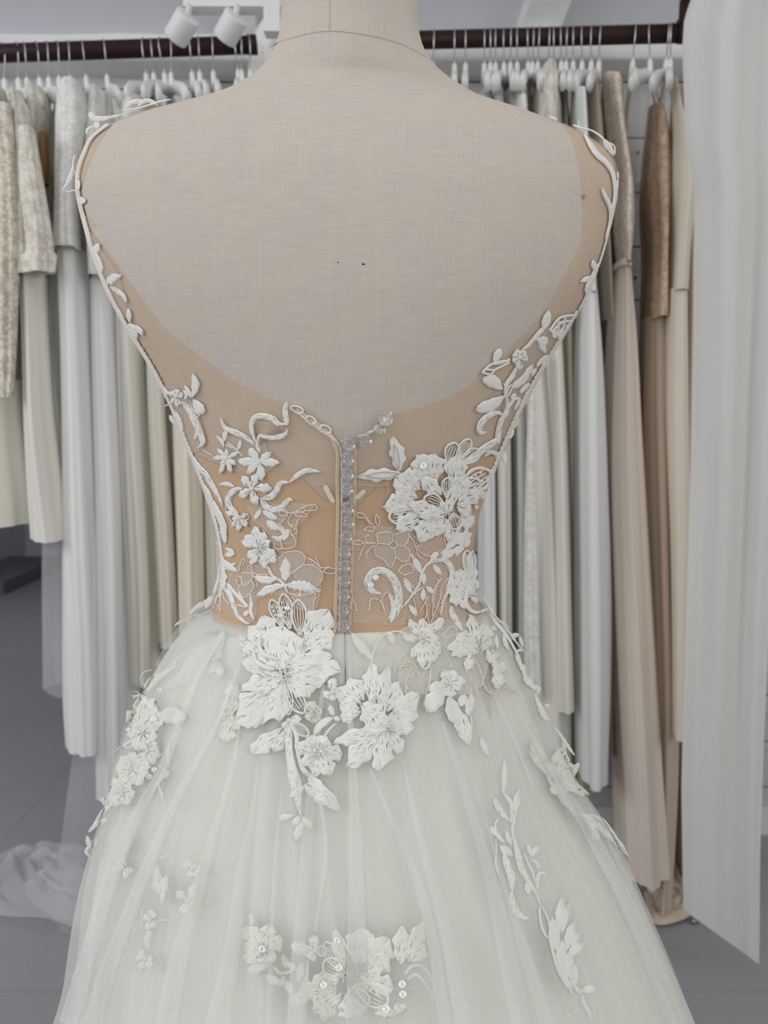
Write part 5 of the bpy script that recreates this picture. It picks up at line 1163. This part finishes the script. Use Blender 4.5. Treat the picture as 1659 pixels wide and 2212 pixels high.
# thin cords under the rails
for pts in ([(-60, 158), (100, 148), (200, 141), (320, 132), (420, 128)], [(930, 130), (1000, 120), (1060, 114), (1110, 100)]):
    mb = MB(); tube(mb, smooth([P(x, y, YW - .02) for x, y in pts], n=6), .0022, 6); tag(mb.build('cable', 'zip_grey'), 'thin grey cable on the wall under the ' + ('left' if pts[0][0] < 0 else 'right') + ' rail', 'cable')
HP = {}
def hanger_proto():
    r = .0235
    pts = [(0, math.sin(a) * r * 1.02, math.cos(a) * r * 1.02) for a in [PI * k / 10 - PI * .55 for k in range(0, 13)]]
    pts = [(0, -math.sin(x) * r, math.cos(x) * r) for x in [-2.0 + k * .3 for k in range(13)]]
    pts += [(0, -.018, -.030), (0, -.004, -.048), (0, 0, -.062), (0, 0, -.095)]
    mb = MB(); tube(mb, pts, .0016, 6); HP['hook'] = mb
    mb = MB(); arm = smooth([(0, -.185, -.185), (0, -.15, -.158), (0, -.10, -.135), (0, -.045, -.112), (0, 0, -.104), (0, .045, -.112), (0, .10, -.135), (0, .15, -.158), (0, .185, -.185)], n=3)
    n_ = len(arm); tube(mb, arm, [.010 + .004 * abs(i - n_ / 2) / (n_ / 2) for i in range(n_)], 10, squash=(.62, 1.35))
    tube(mb, [(0, 0, -.060), (0, 0, -.064), (0, 0, -.085), (0, 0, -.112)], [.005, .0085, .0095, .011], 12, squash=(.75, 1.2))
    HP['body'] = mb
hanger_proto()
hg = {}
def hanger(p, yaw, label, group, mat='hanger_white', lean=0.0, big=1.0):
    key = mat
    if key not in hg:
        a = HP['hook'].build('hook', 'hook_steel'); b = HP['body'].build('shoulder_bar', mat)
    else:
        a = hg[key][0].copy(); b = hg[key][1].copy(); COL.objects.link(a); COL.objects.link(b)
    e = empty('clothes_hanger', p); a.parent = e; b.parent = e
    hg.setdefault(key, (a, b)); e.rotation_euler = (0, lean, yaw); e.scale = (big,) * 3
    tag(e, label, 'hanger', group); return e
NTH = ['first', 'second', 'third', 'fourth', 'fifth', 'sixth', 'seventh', 'eighth', 'ninth', 'tenth', 'eleventh', 'twelfth', 'thirteenth', 'fourteenth', 'fifteenth', 'sixteenth', 'seventeenth', 'eighteenth', 'nineteenth', 'twentieth', 'twenty-first', 'twenty-second', 'twenty-third', 'twenty-fourth']
rh = random.Random(4)
LX = [(4, .5), (34, .42), (52, .35), (77, .35), (100, .3), (122, .35), (147, .3), (178, .25), (224, .2), (312, -.1), (326, .15), (349, -.15), (366, .2), (409, .1), (428, .12), (458, .1), (508, -.05), (518, .18), (536, .15)]
for i, (x, yw) in enumerate(LX):
    p = on_rail(La, Lb, x); hanger(p, yw * 1.3 + .12 + rh.uniform(-.06, .06), f'white hanger, {NTH[i]} hook from the left on the left rail', 'hangers on the left rail', lean=-rh.uniform(.02, .10))
RX = [(938, 0), (982, .02), (1006, 0), (1046, .05), (1058, .02), (1072, -.05), (1090, -.1), (1103, 0), (1117, -.08), (1141, -.1), (1150, .05), (1164, 0), (1187, -.05), (1196, -.1), (1213, -.12), (1225, -.12), (1239, -.1), (1259, -.18), (1280, -.2), (1298, -.2), (1371, -.1), (1406, -.28), (1443, -.15), (1453, -.3)]
for i, (x, yw) in enumerate(RX):
    p = on_rail(Ra, Rb, x); hanger(p, yw * 1.3 - .12 + rh.uniform(-.05, .05), f'white hanger, {NTH[i]} hook from the left on the right rail', 'hangers on the right rail', lean=rh.uniform(-.04, .04), mat='hanger_padded' if x == 1371 else 'hanger_white')

def lace_fabric(name, col, dark, scale=70):
    m, nt, p, out = nodes(name)
    tc = N(nt, 'ShaderNodeTexCoord'); v = N(nt, 'ShaderNodeTexVoronoi', feature='DISTANCE_TO_EDGE'); v.inputs['Scale'].default_value = scale
    no = N(nt, 'ShaderNodeTexNoise'); no.inputs['Scale'].default_value = scale * .5; no.inputs['Detail'].default_value = 4
    nt.links.new(tc.outputs['Object'], v.inputs['Vector']); nt.links.new(tc.outputs['Object'], no.inputs['Vector'])
    h = mathn(nt, 'ADD', mathn(nt, 'MULTIPLY', v.outputs[0], .7), mathn(nt, 'MULTIPLY', no.outputs[0], .85))
    cr = N(nt, 'ShaderNodeValToRGB'); nt.links.new(h, cr.inputs[0])
    cr.color_ramp.elements[0].position = .38; cr.color_ramp.elements[0].color = dark; cr.color_ramp.elements[1].position = .62; cr.color_ramp.elements[1].color = col
    nt.links.new(cr.outputs[0], p.inputs['Base Color']); p.inputs['Roughness'].default_value = .8
    b = N(nt, 'ShaderNodeBump'); b.inputs['Strength'].default_value = .7; b.inputs['Distance'].default_value = .004; nt.links.new(h, b.inputs['Height']); nt.links.new(b.outputs[0], p.inputs['Normal'])
    MATS[name] = m
lace_fabric('ivory_lace', srgb(236, 233, 222), srgb(206, 198, 184), 110)
lace_fabric('beaded_lace', srgb(232, 228, 214), srgb(190, 182, 166), 90)
lace_fabric('white_lace', srgb(240, 240, 238), srgb(222, 220, 214), 80)
lace_fabric('blush_lace', srgb(236, 226, 214), srgb(206, 186, 168), 120)
lace_fabric('champagne_lace', srgb(222, 200, 180), srgb(190, 162, 138), 110)
fabric('gown_ivory', srgb(232, 230, 220), .7, 5, .1, .03)
fabric('gown_white', srgb(234, 234, 233), .7, 5, .1, .03)
fabric('gown_cream', srgb(232, 224, 208), .6, 5, .1, .03)
fabric('gown_blush', srgb(236, 224, 211), .7, 5, .1, .03)
fabric('gown_beige', srgb(206, 188, 170), .7, 5, .1, .04)
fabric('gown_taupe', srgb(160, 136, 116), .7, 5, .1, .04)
fabric('brown_lining', srgb(140, 104, 70), .6, 8, .1, .05)
def sheer(name, col, fac):
    m, nt, p, out = nodes(name); tc = N(nt, 'ShaderNodeTexCoord'); no = N(nt, 'ShaderNodeTexNoise'); no.inputs['Scale'].default_value = 6; nt.links.new(tc.outputs['Object'], no.inputs['Vector'])
    p.inputs['Base Color'].default_value = col; p.inputs['Roughness'].default_value = .8
    tr = N(nt, 'ShaderNodeBsdfTranslucent'); tr.inputs[0].default_value = col; ms = N(nt, 'ShaderNodeMixShader'); ms.inputs[0].default_value = .35
    nt.links.new(p.outputs[0], ms.inputs[1]); nt.links.new(tr.outputs[0], ms.inputs[2])
    t = N(nt, 'ShaderNodeBsdfTransparent'); m2 = N(nt, 'ShaderNodeMixShader')
    nt.links.new(mathn(nt, 'MULTIPLY_ADD', no.outputs[0], .15, fac - .07), m2.inputs[0]); nt.links.new(t.outputs[0], m2.inputs[1]); nt.links.new(ms.outputs[0], m2.inputs[2]); nt.links.new(m2.outputs[0], out.inputs[0]); MATS[name] = m
sheer('sheer_white', srgb(244, 244, 245), .26)
sheer('sheer_thin', srgb(244, 245, 247), .18)
sheer('train_tulle', srgb(246, 247, 250), .46)

def tubegown(name, rows, Yc, ry, mat, folds, amp, seed, y0=None, y1=None, nt_=72, hem=0.0):
    """one hanging piece of cloth; rows = (py, xl, xr) at its own depth; ry = half depth, scalar or (top, bottom)"""
    tab = smtab(rows, 22); mb = MB(); R = []; rg_ = random.Random(seed); ph = [rg_.uniform(0, 6.28) for _ in range(4)]
    top, bot_ = tab[0][0], tab[-1][0]
    for r in tab:
        py, l, rr_ = r[:3]
        a, b = P(l, py, Yc), P(rr_, py, Yc); cx = (a.x + b.x) / 2; rx = max(.004, (b.x - a.x) / 2 * 1.10); z_ = a.z
        f = (py - top) / (bot_ - top); ryy = ry if isinstance(ry, (int, float)) else ry[0] + (ry[1] - ry[0]) * min(1, f * 1.6)
        ryy *= min(1, .35 + f * 14) if y0 else 1
        s_ = cx / (Yc + D0); sh = .55 * s_; s2 = abs(s_ - sh); ryy = min(ryy, .85 * rx / max(.02, s2)); rx = math.sqrt(max(1e-6, rx * rx - (s2 * ryy) ** 2))
        row = []
        for k in range(nt_):
            t = 2 * PI * k / nt_
            g = amp * (.25 + .75 * f) * (math.cos(folds * t + ph[0] + .8 * math.sin(f * 3 + ph[2])) * .6 + math.cos((folds * 2 + 1) * t + ph[1] - f) * .3 + noise.noise(Vector((math.cos(t) * 2 + seed, math.sin(t) * 2, z_ * 1.5))) * .9)
            row.append((cx + (rx + min(g, rx * .5)) * math.sin(t) * .97 - sh * (ryy + g) * math.cos(t), Yc - (ryy + g) * math.cos(t), max(.006, z_ + hem * math.cos(t) * f)))
        R.append(row)
    mb.grid(R, close=True); return mb.build(name, mat)
def gown_(label, Yc, ry, parts, group=None, name='hanging_gown', cat='dress'):
    """parts: (part name, rows, material, folds, amplitude)"""
    e = empty(name, (P(parts[0][1][0][1], parts[0][1][0][0], Yc))); tag(e, label, cat, group); bpy.context.view_layer.update()
    for i, pt in enumerate(parts):
        yc = Yc + (pt[5] if len(pt) > 5 else 0); ry_ = pt[6] if len(pt) > 6 else ry
        o = tubegown(pt[0], pt[1], yc, ry_, pt[2], pt[3], pt[4], SEQ[0] + 17, y0=(i == 0)); seedn(); setparent(o, e)
    return e
GL = 'gowns hanging on the left rail'; GR = 'gowns hanging on the right rail'
# left rail, from the left
gown_('beaded ivory lace gown with long lace sleeve at the far left edge', 1.28, .13, [('bodice', [(196, -60, 10), (260, -70, 30), (400, -70, 42), (560, -74, 50), (700, -72, 52), (830, -70, 50)], 'beaded_lace', 5, .010), ('skirt', [(822, -72, 52), (950, -76, 60), (1060, -80, 74), (1124, -82, 78)], 'gown_ivory', 6, .012), ('sleeve', [(230, -20, 26), (380, -14, 36), (560, -12, 40), (800, -6, 34), (860, -2, 28)], 'beaded_lace', 4, .006, -.17, .03)], GL)
gown_('ivory gown with lace cuffed sleeve and smooth satin skirt, second from the left edge', 1.22, (.10, .12), [('bodice', [(205, 20, 52), (250, 30, 78), (420, 34, 100), (560, 44, 108), (610, 46, 106)], 'ivory_lace', 5, .010), ('skirt', [(602, 46, 106), (760, 52, 116), (900, 56, 126), (1050, 66, 144), (1156, 74, 158)], 'gown_ivory', 5, .010), ('sleeve', [(280, 40, 74), (400, 46, 92), (500, 60, 108), (545, 62, 112), (552, 54, 118), (590, 56, 114)], 'ivory_lace', 4, .006, -.14, .03)], GL)
gown_('short sleeved gown in crumpled ivory lace, puffed at the shoulder, third from the left edge', 1.34, (.12, .14), [('bodice', [(198, 66, 96), (225, 62, 114), (270, 64, 122), (330, 74, 118), (400, 92, 124), (560, 98, 128)], 'ivory_lace', 5, .012), ('skirt', [(552, 98, 130), (800, 104, 150), (1000, 112, 176), (1130, 116, 186)], 'gown_ivory', 6, .012), ('inner_lining', [(290, 84, 104), (340, 86, 106), (400, 88, 104)], 'brown_lining', 3, .003, -.13, .02)], GL)
gown_('white gown with flowered lace top and long white skirt, fourth from the left edge', 1.28, (.12, .16), [('bodice', [(182, 150, 172), (215, 136, 196), (270, 126, 212), (340, 128, 206), (440, 130, 194), (560, 128, 196)], 'white_lace', 5, .010), ('skirt', [(552, 128, 196), (800, 136, 214), (1100, 140, 232), (1300, 146, 244), (1480, 150, 250), (1578, 154, 250)], 'gown_white', 6, .014)], GL)
gown_('sheer white tulle veil hanging in front of the fourth gown from the left', 1.22, (.03, .05), [('tulle', [(196, 150, 168), (300, 138, 170), (480, 122, 172), (700, 106, 176), (900, 98, 182), (1200, 94, 188), (1490, 98, 200)], 'sheer_white', 4, .008)], None, 'veil', 'veil')
gown_('pale grey white gown with translucent overskirt, fifth from the left edge', 1.33, (.13, .18), [('bodice', [(212, 206, 240), (230, 200, 246), (320, 190, 252), (480, 190, 250), (620, 196, 258)], 'white_lace', 5, .008), ('skirt', [(612, 196, 258), (800, 198, 270), (1100, 208, 288), (1330, 214, 292), (1660, 210, 300)], 'gown_white', 7, .014)], GL)
gown_('translucent white tulle veil trailing down to the floor on the left', 1.18, (.02, .06), [('tulle', [(196, 236, 246), (500, 232, 252), (900, 222, 260), (1150, 204, 270), (1400, 190, 290), (1600, 168, 300), (1800, 142, 300), (1985, 120, 300)], 'sheer_thin', 5, .010)], None, 'veil', 'veil')
gown_('plain ivory gown with a narrow skirt, sixth from the left edge', 1.36, (.13, .15), [('bodice', [(226, 278, 322), (240, 268, 330), (420, 246, 318), (640, 252, 312)], 'gown_ivory', 4, .006), ('skirt', [(632, 252, 312), (900, 262, 326), (1200, 276, 344), (1442, 286, 348)], 'gown_ivory', 6, .012)], GL)
gown_('ivory gown with soft vertical pleats, seventh from the left edge', 1.40, (.13, .15), [('skirt', [(236, 326, 356), (260, 320, 366), (500, 314, 370), (800, 318, 372), (1100, 330, 388), (1366, 346, 400)], 'gown_ivory', 7, .012)], GL)
gown_('cream gown just left of the lace waist, eighth from the left edge', 1.38, (.13, .15), [('skirt', [(238, 370, 410), (260, 366, 420), (500, 366, 420), (800, 376, 436), (1100, 386, 446), (1450, 392, 452)], 'gown_cream', 7, .012)], GL)
gown_('ivory gown tucked against the waist of the dress form on the left', 1.42, (.13, .15), [('skirt', [(238, 412, 460), (260, 412, 470), (500, 420, 476), (900, 440, 496), (1500, 454, 520)], 'gown_ivory', 7, .012)], GL)
gown_('crumpled white tulle gown at the end of the left rail beside the neck', 1.40, (.08, .10), [('bodice', [(230, 506, 556), (250, 500, 566), (280, 498, 574), (420, 500, 580)], 'white_lace', 5, .02), ('skirt', [(412, 500, 580), (900, 500, 590), (1500, 510, 600)], 'gown_white', 6, .012)], GL)
gown_('crumpled white organza gathered on the wall left of the neck', 1.58, (.03, .03), [('cloth', [(40, 572, 600), (70, 556, 604), (110, 546, 608), (160, 540, 610), (210, 536, 612)], 'white_lace', 5, .012)], None, 'hanging_cloth', 'cloth')
# right rail
gr_specs = [
    ('thin white gown hanging first right of the lace waist', 1.44, [(206, 1036, 1060), (260, 1030, 1066), (800, 1034, 1070), (1300, 1036, 1072), (1560, 1036, 1076)], 'gown_white'),
    ('ivory gown hanging second right of the lace waist', 1.40, [(210, 1062, 1086), (260, 1060, 1090), (800, 1064, 1098), (1300, 1070, 1104), (1600, 1070, 1106)], 'gown_ivory'),
    ('white satin gown hanging third right of the lace waist', 1.45, [(205, 1088, 1110), (250, 1086, 1116), (800, 1096, 1130), (1300, 1102, 1136), (1600, 1102, 1138)], 'gown_white'),
]
for lb, yc, rws, mt in gr_specs: gown_(lb, yc, (.13, .15), [('skirt', rws, mt, 6, .010)], GR)
gown_('ivory gown with lace bordered skirt beside the right hip', 1.38, (.13, .17), [('bodice', [(208, 1108, 1132), (250, 1104, 1138), (560, 1110, 1150), (760, 1124, 1176)], 'white_lace', 4, .008), ('skirt', [(752, 1124, 1176), (900, 1130, 1196), (1100, 1134, 1214), (1400, 1136, 1226), (1700, 1150, 1236)], 'gown_ivory', 5, .012), ('lace_border', [(760, 1146, 1160), (1000, 1138, 1156), (1300, 1134, 1160), (1500, 1136, 1166)], 'white_lace', 4, .004, -.19, .02)], GR)
gown_('openwork lace gown on a hanger high beside the right shoulder', 1.34, (.13, .14), [('bodice', [(152, 1168, 1184), (180, 1160, 1198), (250, 1152, 1208), (500, 1160, 1206), (700, 1166, 1210)], 'ivory_lace', 4, .008), ('skirt', [(692, 1166, 1210), (1000, 1176, 1226), (1500, 1184, 1238)], 'gown_ivory', 5, .010)], GR)
gown_('ivory crepe gown between the lace gown and the long white gown', 1.45, (.13, .15), [('skirt', [(196, 1198, 1220), (260, 1196, 1226), (800, 1200, 1240), (1300, 1212, 1256), (1680, 1218, 1262)], 'gown_cream', 6, .010)], GR)
gown_('long plain white gown with a straight hem above the floor, right of the skirt', 1.30, (.14, .15), [('bodice', [(206, 1234, 1254), (240, 1230, 1262), (500, 1240, 1276), (650, 1246, 1286)], 'gown_white', 4, .005), ('skirt', [(642, 1246, 1286), (800, 1242, 1298), (1100, 1240, 1308), (1400, 1242, 1312), (1652, 1246, 1306)], 'gown_white', 5, .010)], GR)
gown_('ivory gown with brown side, partly behind the long white gown', 1.46, (.12, .15), [('bodice', [(176, 1262, 1280), (260, 1258, 1298), (560, 1284, 1316), (700, 1292, 1322)], 'gown_cream', 4, .006), ('skirt', [(692, 1292, 1322), (900, 1296, 1330), (1300, 1296, 1334), (1584, 1296, 1340)], 'gown_taupe', 5, .008)], GR)
gown_('blush gown with cream lace sleeve and satin waistband', 1.36, (.11, .17), [('bodice', [(168, 1300, 1322), (200, 1300, 1340), (300, 1306, 1346), (420, 1318, 1362), (500, 1316, 1364), (588, 1322, 1358)], 'blush_lace', 5, .006), ('waistband', [(578, 1318, 1360), (584, 1316, 1362), (592, 1318, 1360)], 'gown_cream', 5, .003, -.004, .125), ('skirt', [(586, 1322, 1358), (760, 1310, 1374), (1000, 1300, 1386), (1250, 1306, 1400), (1600, 1322, 1424), (1840, 1332, 1440)], 'gown_blush', 8, .014)], GR)
gown_('champagne beaded lace gown with flared hem trailing on the floor', 1.42, (.12, .18), [('bodice', [(236, 1400, 1420), (300, 1392, 1440), (420, 1384, 1446), (560, 1388, 1440), (700, 1384, 1442)], 'champagne_lace', 5, .008), ('skirt', [(692, 1384, 1442), (900, 1378, 1448), (1200, 1384, 1452), (1600, 1392, 1460), (1950, 1388, 1440)], 'gown_beige', 7, .012)], GR)
gown_('cream satin gown with a plunging neckline left of the white curtain', 1.30, (.10, .12), [('bodice', [(176, 1452, 1462), (240, 1448, 1470), (330, 1446, 1486), (420, 1444, 1506), (500, 1442, 1492), (640, 1436, 1482)], 'gown_cream', 4, .005), ('skirt', [(632, 1436, 1482), (900, 1430, 1484), (1200, 1434, 1486), (1562, 1436, 1480)], 'gown_cream', 5, .008)], GR)
gown_('dark beige gown behind the cream satin gown by the curtain', 1.50, (.10, .12), [('skirt', [(190, 1466, 1486), (260, 1462, 1500), (560, 1464, 1506), (1000, 1456, 1500), (1500, 1450, 1500), (1850, 1452, 1500)], 'gown_beige', 6, .008)], GR)
gown_('transparent organza gown under the padded white hanger', 1.38, (.10, .10), [('bodice', [(178, 1366, 1378), (230, 1356, 1398), (300, 1348, 1394), (420, 1346, 1384)], 'sheer_thin', 4, .004)], GR)
# white curtain over the end of the right rail
cu = empty('white_curtain', P(1560, 60, 1.0)); tag(cu, 'long white sheer curtain panel hanging at the right edge, its hem cut on a slant', 'curtain'); bpy.context.view_layer.update()
Ltab = [(-140, 1530), (0, 1492), (40, 1478), (100, 1474), (300, 1480), (420, 1500), (700, 1498), (1000, 1492), (1400, 1480), (1700, 1472), (1965, 1476)]
Rtab = [(-140, 1700), (0, 1720), (400, 1706), (900, 1680), (1300, 1664), (1600, 1650), (1850, 1642), (2083, 1640)]
mb = MB(); rows = []; nu, nv = 70, 90
for j in range(nv + 1):
    v = j / nv; yl = -140 + v * (1965 + 140); yr = -140 + v * (2083 + 140); row = []
    for i in range(nu + 1):
        u = i / nu; py = yl + (yr - yl) * u; a = interp(Ltab, yl); b = interp(Rtab, yr); px = a + (b - a) * u
        dep = .99 + .020 * math.sin(u * 11 + .6 * math.sin(v * 3)) * (1.0 - .7 * v) + .02 * noise.noise(Vector((u * 5, v * 2, 1))) + .05 * math.exp(-u * 9) * (1 - v) + (.10 if u < .02 else 0) * 0
        p = P(px, py, dep); row.append((p.x, p.y, max(p.z, .01)))
    rows.append(row)
mb.grid(rows)
fabric('curtain_cloth', srgb(232, 231, 229), .8, 6, .05, .02, .1, .002, transl=.25)
o = mb.build('curtain_panel', 'curtain_cloth'); setparent(o, cu)
mb = MB(); tube(mb, [P(1405, 62, .99), P(1760, 58, .99)], .012, 12); o = mb.build('curtain_pole', 'hanger_white')
bpy.data.objects.remove(o)
# dark fitting at the end of the right rail
mb = MB(); p = P(1486, 48, 1.35); tube(mb, [p + Vector((0, 0, -.03)), p + Vector((0, 0, .05))], .022, 16); tube(mb, [p + Vector((0, 0, .02)), p + Vector((0, .06, .02))], .012, 12); tag(mb.build('rail_bracket', 'rail_brown'), 'dark brown bracket at the right end of the rail, by the curtain top', 'bracket')
# tulle train pooled on the floor
def pool(label, pts, h_, mat, seed, grp=None, name='tulle_train'):
    g = [Pz(x, y, .01) for x, y in pts]; c = sum(g, Vector()) / len(g); g = smooth([(*p,) for p in g] + [tuple(g[0])], n=8)[:-1]
    mb = MB(); rows = []
    for i in range(19):
        f = 1 - i / 18 * .98
        rows.append([(c.x + (p.x - c.x) * f, c.y + (p.y - c.y) * f, .012 + h_ * (1 - f ** 3) * (.5 + .6 * noise.noise(Vector((p.x * f * 4 + seed, p.y * f * 3, 0)))) + .045 * abs(noise.noise(Vector((p.x * f * 14, p.y * 9 * f, seed)))) * (1 - f ** 8)) for p in g])
    mb.grid(rows, close=True); return tag(mb.build(name, mat), label, 'train', grp)
pool('white tulle train pooled on the grey floor at the left', [(-60, 1880), (40, 1840), (160, 1850), (260, 1880), (300, 1960), (200, 2010), (100, 1985), (-20, 1970)], .12, 'train_tulle', 1)
pool('second layer of white tulle heaped on the floor beside the skirt', [(60, 1850), (160, 1900), (240, 1960), (150, 1990), (60, 1940)], .12, 'train_tulle', 4)
pool('beige train lying on the floor below the champagne gown', [(1390, 1930), (1430, 1900), (1490, 1920), (1500, 1965), (1470, 1990), (1410, 1995)], .03, 'gown_beige', 2)
pool('cream train hem on the floor at the foot of the curtain', [(1440, 1850), (1480, 1860), (1500, 1930), (1480, 1950), (1450, 1900)], .03, 'gown_cream', 3)
mb = MB(); p = Pz(1501, 1992, .008); tube(mb, [p + Vector((-.008, 0, 0)), p + Vector((.008, .004, 0))], .006, 10); tube(mb, [p + Vector((-.004, -.006, 0.004)), p + Vector((-.004, .008, 0.004))], .0045, 10); tag(mb.build('metal_clip', 'steel'), 'tiny metal clip lying on the floor at the foot of the curtain', 'clip')
# spot lamps on a track
tr = empty('spotlight_track', P(480, 12, .95)); tag(tr, 'white ceiling track holding the two spotlights', 'lamp track'); bpy.context.view_layer.update()
mb = MB(); a, b = P(400, 10, .97), P(640, 2, .97); box(mb, (a + b) / 2, ((b - a).length, .035, .03)); o = mb.build('track_bar', 'white_paint', smooth=False); setparent(o, tr)
for q in (.1, .9):
    p = a.lerp(b, q); mb = MB(); tube(mb, [p, p + Vector((0, 0, .6))], .006, 8); o = mb.build('suspension_rod', 'white_paint'); setparent(o, tr)
mb = MB(); p = P(589, 26, .965); box(mb, p, (.032, .032, .085)); o = mb.build('feed_box', 'white_paint', smooth=False); setparent(o, tr)
m, nt, pb, out = nodes('lamp_glow'); pb.inputs['Emission Color'].default_value = (1, .97, .9, 1); pb.inputs['Emission Strength'].default_value = 9; MATS['lamp_glow'] = m
def spot(px, py, ex, ey, label, lit):
    p = P(px, py, .95); e = P(ex, ey, .975); s = empty('spotlight', p); tag(s, label, 'spotlight', 'ceiling spotlights'); bpy.context.view_layer.update()
    d = (e - p).normalized(); mb = MB(); tube(mb, [p, p + d * .0005, p + d * .003, p + d * ((e - p).length - .003), e - d * .0005, e, e - d * .001, e - d * .012], [.022, .0238, .0245, .0245, .0238, .023, .020, .018], 24); o = mb.build('lamp_housing', 'white_paint'); setparent(o, s)
    mb = MB(); tube(mb, [P(px + 2, 10, .955), p + d * .02], .007, 8); o = mb.build('swivel_arm', 'white_paint'); setparent(o, s)
    mb = MB(); tube(mb, [e - d * .004, e + d * .0012], .010, 16); o = mb.build('lamp_lens', 'lamp_glow' if lit else 'hanger_white'); setparent(o, s)
spot(408, 34, 378, 84, 'white cylinder spotlight above the left rail, the lower left one with a lit lens', True)
spot(512, 34, 484, 84, 'white cylinder spotlight nearer the neck of the dress form, unlit', False)
# white post by the neck
# far corner on the left
sb = empty('storage_box', Pz(70, 1210, 0)); tag(sb, 'dark purple box far back on the floor at the left, behind the gowns', 'box'); bpy.context.view_layer.update()
plain('dark_purple', srgb(62, 50, 66), .6); mb = MB(); p = Pz(72, 1206, 0); box(mb, p + Vector((0, .15, .12)), (.34, .3, .24)); o = mb.build('box_body', 'dark_purple', smooth=False); setparent(o, sb)
mb = MB(); box(mb, p + Vector((0, .15, .255)), (.36, .32, .03)); o = mb.build('lid', 'dark_purple', smooth=False); setparent(o, sb)
pl = Pz(0, 1285, 0); mb = MB(); box(mb, pl + Vector((-.22, .55, .05)), (.5, 1.1, .10)); plain('step_grey', srgb(120, 120, 124), .7); o = mb.build('low_plinth', 'step_grey', smooth=False); tag(o, 'low grey plinth on the floor at the far left edge', 'plinth')
